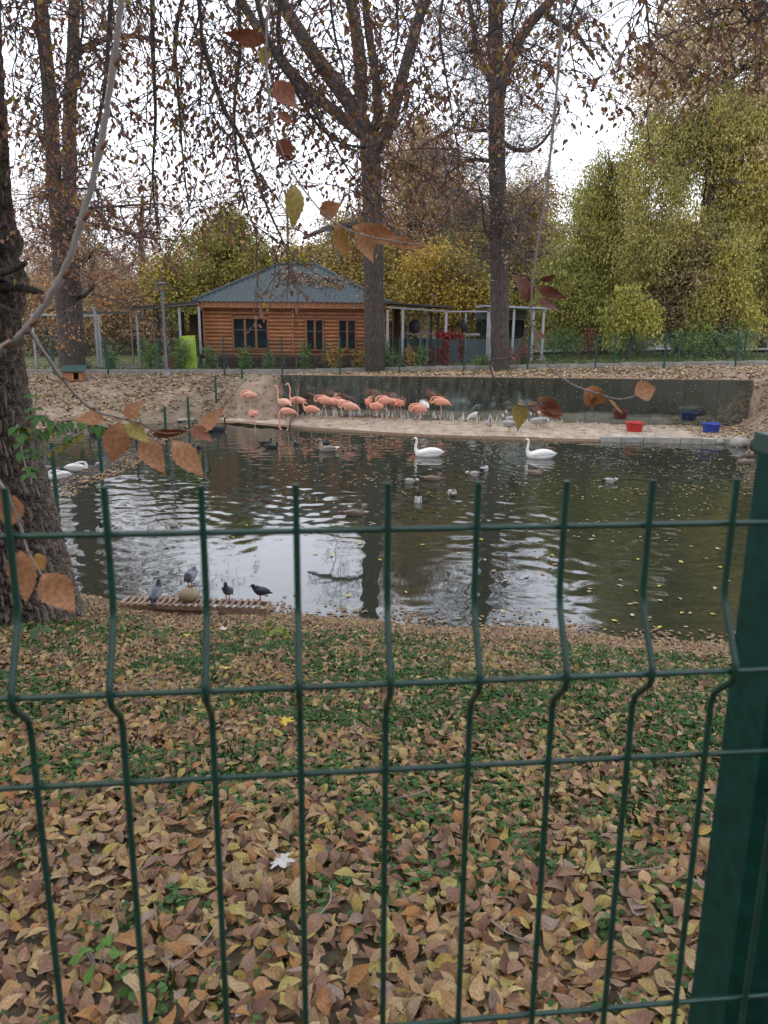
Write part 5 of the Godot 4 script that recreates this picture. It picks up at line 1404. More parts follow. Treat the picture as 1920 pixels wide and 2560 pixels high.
func lamp_post(at: Vector3, h: float, wide: float, label: String, m: Material) -> void:
	var t := thing("lamp_post", label, "lamp post", at, "lamp posts along the far path")
	var g := G.new()
	g.box(V(0, 0.06, 0), V(0.26, 0.12, 0.26)); g.box(V(0, 0.15, 0), V(0.16, 0.08, 0.16))
	put("base", g.mesh(), M.concrete, t)
	g = G.new()
	g.tube([V(0, 0.1, 0), V(0, h * 0.88, 0)], [0.062, 0.048], 12, Color.WHITE)
	g.tube([V(0, h * 0.87, 0), V(0, h * 0.91, 0)], [0.065, 0.065], 12, Color.WHITE)
	put("pole", g.mesh(), m, t)
	for k in 4:
		g = G.new()
		var d := V(cos(TAU * (k + 0.5) / 4), 0, sin(TAU * (k + 0.5) / 4))
		g.tube(spline([V(0, h * 0.9, 0) + d * 0.05, V(0, h * 0.93, 0) + d * wide * 0.24, V(0, h * 0.985, 0) + d * wide * 0.4], 4), [0.012], 5, Color.WHITE)
		put("arm", g.mesh(), m, t)
	g = G.new()
	g.tube([V(0, h * 0.982, 0), V(0, h * 0.99, 0), V(0, h, 0), V(0, h * 1.004, 0)], [wide * 0.5, wide * 0.52, wide * 0.46, wide * 0.2], 20, Color.WHITE)
	put("lamp_head", g.mesh(), m, t)
func small_things() -> void:
	var scuff := ntex(23, 0.03, Color(0.78, 0.76, 0.74), Color(1.0, 1.0, 1.0), 128, 5)
	var red := tri_tex(mat(0.55, 0.035, 0.03, 0.42), scuff, 2.0); var blue := tri_tex(mat(0.025, 0.06, 0.40, 0.42), scuff, 2.0)
	tub(V(7.92, island_y(7.92, -24.94) + 0.0, -24.94), red, "round red plastic tub standing on the sand before the mirrors")
	tub(V(10.28, island_y(10.28, -24.77) + 0.0, -24.77), blue, "round blue plastic tub standing on the sand before the mirrors")
	lamp_post(V(-8.18, far_y(-8.18, -29.9) - 0.02, -29.9), 3.35, 0.46, "slim grey lamp post left of the cabin before the roofed aviary", M.grey_metal)
	lamp_post(V(4.19, -0.36, -31.15), 3.42, 0.46, "slim grey lamp post in front of the bare grey trunk", M.grey_metal)
	# duck house
	var hp := V(-11.3, far_y(-11.3, -29.0) - 0.02, -29.0)
	var d := thing("duck_house", "little wooden duck house with a green felt roof on the far bank", "duck house", hp, "", 0.12)
	var g := G.new()
	var wd := tri_tex(mat(0.95, 0.62, 0.40, 0.8), M.old_wood.albedo_texture, 1.6)
	g.box(V(-0.16, 0.17, 0.2), V(0.36, 0.34, 0.03)); g.box(V(0.26, 0.17, 0.2), V(0.13, 0.34, 0.03)); g.box(V(0.09, 0.31, 0.2), V(0.22, 0.06, 0.03))
	for s in [-1, 1]: g.box(V(s * 0.33, 0.18, 0), V(0.03, 0.36, 0.4))
	g.box(V(0, 0.2, -0.2), V(0.66, 0.4, 0.03)); g.box(V(0, 0.015, 0), V(0.64, 0.03, 0.4))
	put("wall", g.mesh(), wd, d)
	g = G.new()
	for i in 22:
		var x := -0.4 + i * 0.038
		g.box(V(x, 0.42, 0.02 + 0.006 * (i % 2)), V(0.04, 0.022 + 0.012 * (i % 2), 0.58), Color.WHITE, Basis(V(1, 0, 0), 0.34))
	put("roof", g.mesh(), mat(0.03, 0.065, 0.05, 0.8), d)
	# lime green board leaning at the aviary
	d = thing("lime_board", "lime green notice board with faded pale lettering leaning by the cabin corner", "notice board", V(-7.92, -0.5, -32.45))
	g = G.new()
	g.box(V(0, 0.68, 0), V(0.62, 1.36, 0.03))
	put("panel", g.mesh(), mat(0.31, 0.46, 0.04, 0.5), d)
	g = G.new()
	for i in 9:   # the board's lettering is too faint to read: two rows of pale strokes
		var x := -0.17 + i * 0.044
		if i != 4: g.box(V(x, 1.17, 0.018), V(0.012, 0.055, 0.004)); g.box(V(x + 0.014, 1.19 - 0.03 * (i % 2), 0.018), V(0.02, 0.012, 0.004))
	for i in 11: g.box(V(-0.2 + i * 0.04, 1.08, 0.018), V(0.024, 0.03 - 0.008 * (i % 3), 0.004))
	put("faded_lettering", g.mesh(), mat(0.6, 0.62, 0.5, 0.7), d)
	d.rotation = V(-0.09, 0.0, 0.06)
	d = thing("brown_box", "brown box standing on end behind the lamp post", "box", V(-8.75, -0.5, -32.9))
	g = G.new()
	g.box(V(0, 0.3, 0), V(0.42, 0.6, 0.3))
	put("body", g.mesh(), tri_tex(mat(0.9, 0.55, 0.4, 0.8), M.old_wood.albedo_texture, 1.0), d)
	g = G.new()
	g.box(V(0, 0.61, 0), V(0.44, 0.025, 0.32))
	put("lid", g.mesh(), M.old_wood, d)
	# feeding platform near the spit
	d = thing("feeding_platform", "stack of weathered boards half sunk beside the mud spit", "platform", V(-7.75, WATER, -24.2), "", 0.2)
	for i in 5:
		g = G.new()
		g.box(Vector3.ZERO, V(0.95 - 0.05 * (i % 2), 0.05, 0.17))
		put("plank", g.mesh(), M.old_wood, d).position = V(rr(-0.03, 0.03), 0.09, -0.36 + i * 0.18)
	for i in 2:
		g = G.new()
		g.box(Vector3.ZERO, V(0.07, 0.12, 0.9))
		put("bearer", g.mesh(), M.old_wood, d).position = V(-0.35 + 0.7 * i, 0.01, 0)
	# log lying along the bare sand slope
	d = thing("leaf_covered_log", "long brown log sloping down the bank between leaves and sand", "log")
	g = G.new()
	var ps := []
	for q in [[-6.25, -27.6], [-5.7, -28.1], [-5.1, -28.7], [-4.6, -29.3]]: ps.append(V(q[0], far_y(q[0], q[1]) + 0.01, q[1]))
	g.tube(ps, [0.05, 0.055, 0.045, 0.035], 9, Color.WHITE)
	put("trunk", g.mesh(), M.bark, d)
	g = G.new()
	g.tube([ps[1], ps[1] + V(0.1, 0.16, 0.1)], [0.03, 0.015], 6, Color.WHITE)
	put("stub", g.mesh(), M.bark, d)
	for q in [[[-1.6, -27.9], [-0.2, -27.75], "thin dark stick lying before the mirrors' white splashes"], [[1.0, -27.2], [2.0, -27.35], "curved dark stick lying under the flamingo flock"]]:
		d = thing("fallen_stick", q[2], "stick")
		g = G.new()
		var a := V(q[0][0], island_y(q[0][0], q[0][1]) + 0.03, q[0][1]); var b := V(q[1][0], island_y(q[1][0], q[1][1]) + 0.03, q[1][1])
		g.tube(spline([a, a.lerp(b, 0.4) + V(0, 0.02, 0.05), b], 5), [0.022], 6, Color.WHITE)
		put("stem", g.mesh(), M.twig, d)
		g = G.new()
		g.tube([a.lerp(b, 0.5), a.lerp(b, 0.7) + V(0, 0.02, 0.16)], [0.012, 0.005], 5, Color.WHITE)
		put("side_shoot", g.mesh(), M.twig, d)
	# rocks and a drain pipe at the shore's east end
	for q in [[10.35, -22.9, .26, "pale boulder at the shore's east end above the brown ducks"], [10.75, -22.4, .3, "brown boulder at the water's edge beside the pipe"], [10.0, -23.35, .15, "small stone at the corner of the stone edging"], [10.9, -21.6, .28, "boulder half in the water past the pipe"]]:
		g = G.new()
		g.ball(Vector3.ZERO, V(q[2], q[2] * 0.75, q[2] * 0.9), Color.WHITE, Basis.IDENTITY, 16)
		for i in g.v.size(): g.v[i] *= 1.0 + 0.4 * noise.get_noise_3d(g.v[i].x * 250.0 + q[0] * 99.0, g.v[i].y * 250.0, g.v[i].z * 250.0)
		var o := put("boulder", g.mesh(), M.concrete if q[2] < 0.27 else M.mud)
		o.position = V(q[0], WATER + q[2] * 0.35, q[1])
		tag(o, q[3], "boulder")
	d = thing("drain_pipe", "short grey drain pipe jutting from the rocks by the near post", "pipe", V(10.2, -1.8, -20.9), "", 0.5)
	g = G.new()
	g.tube([V(0, 0, 0), V(0.9, 0.1, 0)], [0.1], 16, Color.WHITE, false, false)
	put("tube", g.mesh(), M.concrete, d)
	g = G.new()
	g.tube([V(0.9, 0.1, 0), V(0.0, 0, 0), V(-0.003, 0, 0)], [0.088, 0.088, 0.1], 16, Color.WHITE, false, false)
	put("bore", g.mesh(), M.concrete, d)
	# bench and green panel at the end of the park path
	d = thing("park_bench", "dark park bench under the evergreen at the far path's end", "bench", V(19.6, 0.25, -41.0))
	for i in 3:
		g = G.new(); g.box(V(0, 0.45, -0.15 + i * 0.15), V(1.8, 0.04, 0.12)); put("seat_slat", g.mesh(), M.grey_metal, d)
		g = G.new(); g.box(V(0, 0.6 + i * 0.14, -0.24), V(1.8, 0.11, 0.035)); put("back_slat", g.mesh(), M.wood_frame, d)
	for s in [-1, 1]:
		g = G.new(); g.box(V(s * 0.7, 0.22, 0), V(0.06, 0.45, 0.4)); g.box(V(s * 0.7, 0.65, -0.21), V(0.06, 0.5, 0.05)); put("leg", g.mesh(), M.dark_metal, d)
	d = thing("green_hoarding", "dark green mesh panel on legs beside the last fence post", "panel", V(15.4, 0.02, -36.0))
	g = G.new(); g.box(V(0, 0.85, 0), V(1.1, 0.95, 0.04)); put("sheet", g.mesh(), M.green_far, d)
	for s in [-1, 1]:
		g = G.new(); g.box(V(s * 0.5, 0.45, 0.03), V(0.06, 0.9, 0.06)); put("leg", g.mesh(), M.green_far, d)
	d = thing("wicker_panel", "pale woven cane screen leaning on stakes on the lawn", "screen", V(11.9, 0.0, -36.4))
	for i in 7:
		g = G.new(); g.tube([V(-0.35 + i * 0.11, 0, 0), V(-0.32 + i * 0.1 + rr(-0.05, 0.05), rr(0.9, 1.15), 0)], [0.014], 5, Color.WHITE); put("cane", g.mesh(), M.twig_pale, d)
	for i in 3:
		g = G.new(); g.tube([V(-0.38, 0.3 + i * 0.28, 0.02), V(0.36, 0.28 + i * 0.28, 0.02)], [0.012], 5, Color.WHITE); put("crossbar", g.mesh(), M.twig_pale, d)
	# the slatted ramp at the water's edge
	d = thing("slatted_ramp", "low wooden slatted ramp at the near water's edge under the pigeons", "ramp", V(-2.24, -1.70, -8.86), "", -0.055)
	for s in [-1, 1]:
		g = G.new(); g.box(V(0, -0.035, s * 0.115), V(1.78, 0.045, 0.028)); put("rail", g.mesh(), M.old_wood, d)
	for i in 22:
		g = G.new()
		g.box(Vector3.ZERO, V(0.036, 0.016, 0.27))
		var o := put("slat", g.mesh(), M.old_wood, d)
		o.position = V(-0.84 + i * 0.076 + rr(-0.006, 0.006), rr(-0.002, 0.003), rr(-0.008, 0.008)); o.rotation = V(rr(-0.015, 0.015), rr(-0.03, 0.03), 0)
	g = G.new(); g.box(V(0.87, -0.03, 0), V(0.03, 0.05, 0.25)); put("end_board", g.mesh(), M.old_wood, d)
	g = G.new(); g.box(V(0.58, -0.11, 0.09), V(0.5, 0.11, 0.09)); put("support_block", g.mesh(), M.old_wood, d)
	g = G.new(); g.box(V(-0.3, -0.11, 0.05), V(0.9, 0.1, 0.06)); put("support_block", g.mesh(), M.old_wood, d)
	g = G.new()
	g.ball(Vector3.ZERO, V(0.125, 0.085, 0.11), Color.WHITE, Basis.IDENTITY, 18)
	for i in g.v.size(): g.v[i] *= 1.0 + 0.12 * noise.get_noise_3d(g.v[i].x * 400.0, g.v[i].y * 400.0, g.v[i].z * 400.0)
	var st := put("round_stone", g.mesh(), tri_tex(mat(1, 1, 1, 0.9), ntex(40, 0.03, Color(0.52, 0.46, 0.36), Color(0.7, 0.62, 0.5), 128, 4), 3.0))
	st.position = V(-2.31, -1.615, -8.87)
	tag(st, "round tan stone lying on the slatted ramp under a pigeon", "stone")

# ---------------------------------------------------------------- the rough barked tree in the foreground and its overhanging boughs
func foreground_tree() -> void:
	var t := thing("rough_barked_tree", "great rough barked trunk at the pond edge with drooping brown leafed boughs", "tree", V(-4.05, -1.75, -7.8))
	var cs := [V(-.08, -.25, 0), V(-.05, .05, 0), V(0, .58, 0), V(0, 1.43, 0), V(.0, 1.91, 0), V(.02, 2.51, 0), V(.05, 3.26, 0), V(.09, 3.86, 0), V(.12, 4.52, 0), V(.15, 5.48, 0), V(.19, 6.25, 0), V(.25, 7.2, 0), V(.5, 8.6, .3)]
	var rad := [1.20, 1.0, .77, .65, .56, .49, .44, .43, .41, .40, .40, .41, .36]
	var sp := spline(cs, 12)
	var rv := []
	for r in rad: rv.append(V(r, 0, 0))
	var rs := spline(rv, 12)
	var cell := FastNoiseLite.new()
	cell.seed = 9
	cell.noise_type = FastNoiseLite.TYPE_CELLULAR
	cell.cellular_return_type = FastNoiseLite.RETURN_DISTANCE2_SUB
	cell.cellular_jitter = 1.0
	cell.frequency = 0.0175
	cell.domain_warp_enabled = true
	cell.domain_warp_amplitude = 22.0
	cell.domain_warp_frequency = 0.012
	var rows := 680; var k := 300
	var g := G.new()
	for i in rows + 1:
		var f := float(i) / rows * 0.93 * (sp.size() - 1)
		var i0 := int(f); var fr := f - i0
		var c: Vector3 = sp[i0].lerp(sp[mini(i0 + 1, sp.size() - 1)], fr)
		var r: float = lerpf(rs[i0].x, rs[mini(i0 + 1, sp.size() - 1)].x, fr)
		for j in k + 1:
			var ts := float(j % k) / k * 2.0 - 1.0
			var a := 1.1 + PI * (0.55 * ts + 0.45 * ts * ts * ts)
			var q := V(cos(a), 0, sin(a))
			var s := V(q.x * 760.0, c.y * 270.0, q.z * 760.0)
			var d := clampf(cell.get_noise_3d(s.x, s.y, s.z) * 0.5 + 0.5, 0.0, 1.0)
			var ridge := smoothstep(0.0, 0.17, d)
			var roots := 0.10 * sin(a * 5.0 + 0.6) * smoothstep(0.7, -0.2, c.y)
			var burl := 0.13 * exp(-pow((c.y - 3.62) / 0.2, 2)) * (0.6 + 0.8 * noise.get_noise_3d(q.x * 150.0, c.y * 200.0, q.z * 150.0)) + 0.05 * exp(-pow((c.y - 4.05) / 0.12, 2))
			var rr_ := r + 0.105 * ridge - 0.09 + 0.03 * noise.get_noise_3d(s.x * 0.2, s.y * 0.3, s.z * 0.2) + 0.012 * noise.get_noise_3d(s.x * 1.2, s.y * 2.8, s.z * 1.2) + roots + burl
			g.vert(c + q * rr_, q, Color.WHITE, Vector2(a, c.y))
	var w := k + 1
	for i in rows + 1:
		for j in w:
			var a := g.v[i * w + (j - 1 if j > 0 else k - 1)]; var b := g.v[i * w + (j + 1 if j < k else 1)]
			var d := g.v[maxi(i - 1, 0) * w + j]; var e := g.v[mini(i + 1, rows) * w + j]
			g.n[i * w + j] = (e - d).cross(b - a).normalized()
	if g.n[5].dot(V(1, 0, 0)) < 0:
		for i in g.n.size(): g.n[i] = -g.n[i]
	for i in rows:
		for j in k:
			var a := i * w + j
			g.quad(a, a + 1, a + w + 1, a + w)
	put("trunk", g.mesh(), M.bark, t)
	# broken stubs and splintered sticks round the burl
	for q in [[V(.45, 3.72, .35), V(.86, 3.80, .5), .035], [V(.5, 3.60, .3), V(.95, 3.55, .42), .04], [V(.4, 3.5, .45), V(.8, 3.36, .6), .03], [V(.35, 4.0, .4), V(.72, 4.12, .5), .03], [V(.5, 3.66, .2), V(.78, 3.62, .62), .022], [V(.3, 3.55, .5), V(.62, 3.47, .75), .02], [V(.42, 4.1, .2), V(.66, 3.93, .35), .03], [V(.3, 3.95, .52), V(.35, 4.15, .7), .02]]:
		g = G.new()
		var a: Vector3 = q[0]; var b: Vector3 = q[1]
		g.tube(spline([a, a.lerp(b, 0.5) + V(0, rr(-.03, .03), rr(-.03, .03)), b], 4), [q[2], q[2] * 0.95, q[2] * 0.9, q[2], q[2] * 0.85, q[2] * 0.8, q[2] * 0.8, q[2] * 0.7, q[2] * 0.5], 7, Color.WHITE)
		put("broken_stub", g.mesh(), M.bark_dark, t)
	# boughs hanging in from above
	var boughs: Array = [[V(-1.68, 4.88, -7.5), V(-1.61, 4.34, -7.5), V(-1.6, 4.13, -7.5), V(-1.59, 3.9, -7.5), V(-1.61, 3.67, -7.5), V(-1.63, 3.34, -7.5)],
		[V(-1.59, 3.9, -7.5), V(-1.42, 3.37, -7.4), V(-1.21, 3.01, -7.3), V(-1.05, 2.58, -7.2), V(-0.89, 2.24, -7.1), V(-0.82, 2.04, -7)],
		[V(-1.14, 4.59, -7.2), V(-1.05, 4.03, -7.2), V(-0.91, 3.66, -7.2), V(-0.72, 3.42, -7.2), V(-0.57, 3.21, -7.2), V(-0.3, 2.78, -7.2), V(0.06, 2.33, -7.2)],
		[V(-0.82, 4.93, -8), V(-1, 4.15, -8), V(-0.84, 3.62, -8), V(-0.51, 3.23, -8), V(-0.03, 3.11, -8), V(0.46, 2.91, -8)],
		[V(-2.18, 4.61, -7.2), V(-2.28, 3.89, -7.2), V(-2.36, 3.4, -7.2), V(-2.49, 2.94, -7.2), V(-2.47, 2.5, -7.2)],
		[V(-1.99, 4.75, -7.6), V(-2.04, 3.87, -7.6), V(-2.05, 3.32, -7.6), V(-2.11, 2.75, -7.6), V(-2.07, 2.35, -7.6)],
		[V(-2.64, 4.33, -6.6), V(-2.63, 3.69, -6.6), V(-2.63, 3.31, -6.6), V(-2.65, 2.92, -6.6)],
		[V(-1.43, 5, -8.2), V(-1.38, 4.14, -8.2), V(-1.46, 3.5, -8.2), V(-1.42, 2.85, -8.2), V(-1.26, 2.33, -8.2)],
		[V(0.57, 4.52, -7), V(0.41, 3.94, -7), V(0.48, 3.44, -7), V(0.58, 2.96, -7)],
		[V(1.22, 4.52, -7), V(0.99, 3.92, -7), V(1.08, 3.65, -7), V(1.37, 3.55, -7)],
		[V(1.82, 4.42, -6.4), V(1.84, 3.96, -6.4), V(1.89, 3.66, -6.4), V(1.92, 3.47, -6.4)],
		[V(1.67, 3.98, -5.4), V(1.62, 3.64, -5.4), V(1.54, 3.44, -5.4)],
		[V(-0.53, 4.68, -7.4), V(-0.46, 3.97, -7.4), V(-0.37, 3.61, -7.4), V(-0.41, 3.25, -7.4)],
		[V(-0, 4.93, -8), V(0.09, 4.16, -8), V(0.05, 3.9, -8), V(0.18, 3.47, -8)],
		[V(-2.37, 4.41, -6.8), V(-2.35, 3.82, -6.8), V(-2.41, 3.57, -6.8), V(-2.41, 3.3, -6.8)],
		[V(-1.62, 4.88, -7.9), V(-1.9, 4.12, -7.9), V(-1.91, 3.59, -7.9), V(-1.9, 3.08, -7.9), V(-1.86, 2.51, -7.9)],
		[V(1.81, 4.95, -7.6), V(1.59, 4.22, -7.6), V(1.57, 3.97, -7.6), V(1.67, 3.58, -7.6)],
		[V(2.66, 3.93, -6), V(2.52, 3.6, -6), V(2.38, 3.65, -6), V(2.33, 3.82, -6)]]
	var off := t.position
	var w2 := [[], [], []]; var tn := [[], [], []]
	var tw := G.new()
	for q in boughs:
		var ps := []
		for p in q: ps.append(p - off)
		var b := G.new()
		var s := limb(b, ps, 0.026 if ps.size() > 4 else 0.015, 0.004, 7, Color.WHITE)
		put("bough", b.mesh(), M.twig, t)
		for i in range(2, s.size()):
			for m in 2:
				if rng.randf() < 0.68: leafy_branch(tw, s[i], V(rng.randfn(), -0.15 + rng.randfn() * 0.45, rng.randfn() * 0.7).normalized(), rr(0.3, 1.05), w2, tn)
	var low := [-0.50, 0.17, -0.38, 0.12, -0.25, 0.08, -0.12, 0.10, -0.02, 0.16, 0.1, 0.20, 0.2, 0.265, 0.3, 0.30]
	for i in 62:
		var u := lerpf(-0.52, 0.1, rng.randf()) if rng.randf() < 0.82 else rr(0.08, 0.3)
		var z := rr(6.4, 10.2)
		var top := 1.6 + z * 0.40
		var bot := 1.6 + z * (lerp_path(low, u) + absf(rng.randfn()) * 0.09)
		if bot > top - 0.3: continue
		var p := V(u * z, top, -z) - off
		var path := [p]
		var sway := rr(-0.13, 0.15)
		var n := int((top - bot) / 0.14) + 1
		for j in n:
			p += V(rr(-0.03, 0.03) + sway, -0.14, rr(-0.04, 0.04)); sway += rr(-0.02, 0.02) - sway * 0.06
			path.append(p)
		tw.tube(path, range(path.size()).map(func(e): return lerpf(0.008, 0.002, float(e) / path.size())), 4, Color.WHITE, false, false)
		for j in range(1, path.size()):
			if rng.randf() < 0.5: leafy_branch(tw, path[j], V(rng.randfn(), -0.3 + rng.randfn() * 0.4, rng.randfn() * 0.6).normalized(), rr(0.15, 0.6), w2, tn)
			if rng.randf() < 0.5: hang_twig(tw, path[j], rr(0.12, 0.3), w2, tn)
	put("twigs", tw.mesh(), M.twig, t, "stuff")
	# the crown overhead, above the frame: it shades the bank
	var cw := []; var cc := []
	for i in 330:
		var d := Vector3(rng.randfn(), rng.randfn(), rng.randfn()).normalized() * pow(rng.randf(), 0.4)
		var p := V(2.6, 10.6, 4.0) + d * V(7.0, 2.2, 6.0)
		cw.append(Transform3D(Basis(Vector3.UP, rr(0, TAU)).scaled(Vector3.ONE * rr(1.1, 1.9)), p))
		cc.append(L(.17, .10, .055).lerp(L(.24, .17, .05), rng.randf()))
	many("crown", CL[0], M.foliage, cw, cc, t)
	for q in [[V(.3, 7.4, .1), V(3, 9.8, 2.5), V(6.5, 10.8, 4.0)], [V(.4, 8.2, .2), V(-1.5, 10, 1.5), V(-3.0, 11.2, 3.5)], [V(.4, 8.0, .3), V(2.5, 10.2, 5.5), V(4.0, 11.2, 9.0)]]:
		var b := G.new()
		limb(b, q, 0.3, 0.06, 8, Color.WHITE)
		put("limb", b.mesh(), M.bark, t)
	var lm := [leaf_mesh(0.48, 0.25, 0.35, 0.3, 4), leaf_mesh(0.52, -0.2, 0.25, -0.3, 4), leaf_mesh(0.45, 0.4, 0.5, 0.1, 4)]
	for i in 3: many("leaves", lm[i], M.near_leaf, w2[i], tn[i], t)

func leafy_branch(tw: G, p: Vector3, d: Vector3, l: float, w: Array, t: Array) -> void:
	var path := [p]
	for i in maxi(2, int(l / 0.1)):
		d = (d + V(rng.randfn() * 0.16, -0.13 + rng.randfn() * 0.1, rng.randfn() * 0.16)).normalized()
		p += d * 0.1
		path.append(p)
		if rng.randf() < 0.78: hang_twig(tw, p, rr(0.1, 0.34), w, t)
	tw.tube(path, range(path.size()).map(func(e): return lerpf(0.0055, 0.002, float(e) / path.size())), 4, Color.WHITE, false, false)
func hang_twig(tw: G, p: Vector3, l: float, w: Array, t: Array) -> void:
	var d := V(rng.randfn() * 0.9, -0.2 - rng.randf() * 0.6, rng.randfn() * 0.6).normalized()
	var path := [p]
	var n := maxi(2, int(l / 0.06))
	for i in n:
		d = (d + V(rng.randfn() * 0.1, -0.09, rng.randfn() * 0.1)).normalized()
		p += d * 0.06
		path.append(p)
		if rng.randf() < 0.72:
			var k := rng.randi() % 3
			var x := (d * 0.6 + V(rng.randfn() * 0.6, -0.55, rng.randfn() * 0.6)).normalized()
			var y := x.cross(V(rng.randfn(), rng.randfn(), rng.randfn())).normalized()
			w[k].append(Transform3D(Basis(x, y, x.cross(y)).scaled(Vector3.ONE * rr(0.042, 0.074)), p))
			var c := L(.36, .185, .155) if rng.randf() < 0.62 else (L(.44, .26, .11) if rng.randf() < 0.65 else L(.50, .40, .09))
			t[k].append(c * rr(0.75, 1.25))
	tw.tube([path[0], path[path.size() / 2], path[-1]], [0.0034, 0.0026, 0.0012], 3, Color.WHITE, false, false)

# ---------------------------------------------------------------- twigs hanging close to the lens
func twig_leaf(t: Node3D, q: Array) -> void:
	var a: Vector3 = q[0]; var b: Vector3 = q[1]
	var x := (b - a).normalized()
	var y := V(0.05, 0.25, 1.0)
	y = (y - x * y.dot(x)).normalized().rotated(x, q[3] * (1.0 if int(a.x * 1000.0) % 2 == 0 else -1.0))
	var o := put("leaf", leaf_mesh(q[2], rr(-0.2, 0.25), rr(0.12, 0.35), rr(-0.3, 0.3), 14, true), M["tone%d" % q[4]], t)
	o.transform = Transform3D(Basis(x, y, x.cross(y)).scaled(Vector3.ONE * a.distance_to(b)), a)
func stem(t: Node3D, ps: Array, r0: float, r1: float, m: Material) -> void:
	var g := G.new()
	var s := spline(ps, 8)
	var rs := []
	for i in s.size():
		var r := lerpf(r0, r1, float(i) / (s.size() - 1))
		rs.append(r * (1.32 if i % 8 == 0 else rr(0.9, 1.08)))
		if i > 0 and i < s.size() - 1: s[i] += V(rr(-1, 1), rr(-1, 1), rr(-1, 1)) * r * 0.22
	g.tube(s, rs, 9, Color.WHITE)
	put("stem", g.mesh(), m, t)
	for i in range(4, s.size() - 2, 4):   # buds sit at the nodes, turn about
		var d: Vector3 = (s[i + 1] - s[i]).normalized()
		var o := (d * 0.8 + V(0.75 if i % 8 == 0 else -0.75, 0.25, 0.3)).normalized()
		var b := G.new()
		var q: float = rs[i]
		b.tube([s[i], s[i] + o * q * 1.7, s[i] + o * q * 3.0, s[i] + o * q * 4.0], [q * 0.55, q * 0.62, q * 0.45, q * 0.05], 6, Color.WHITE)
		put("bud", b.mesh(), M.wood_frame, t)
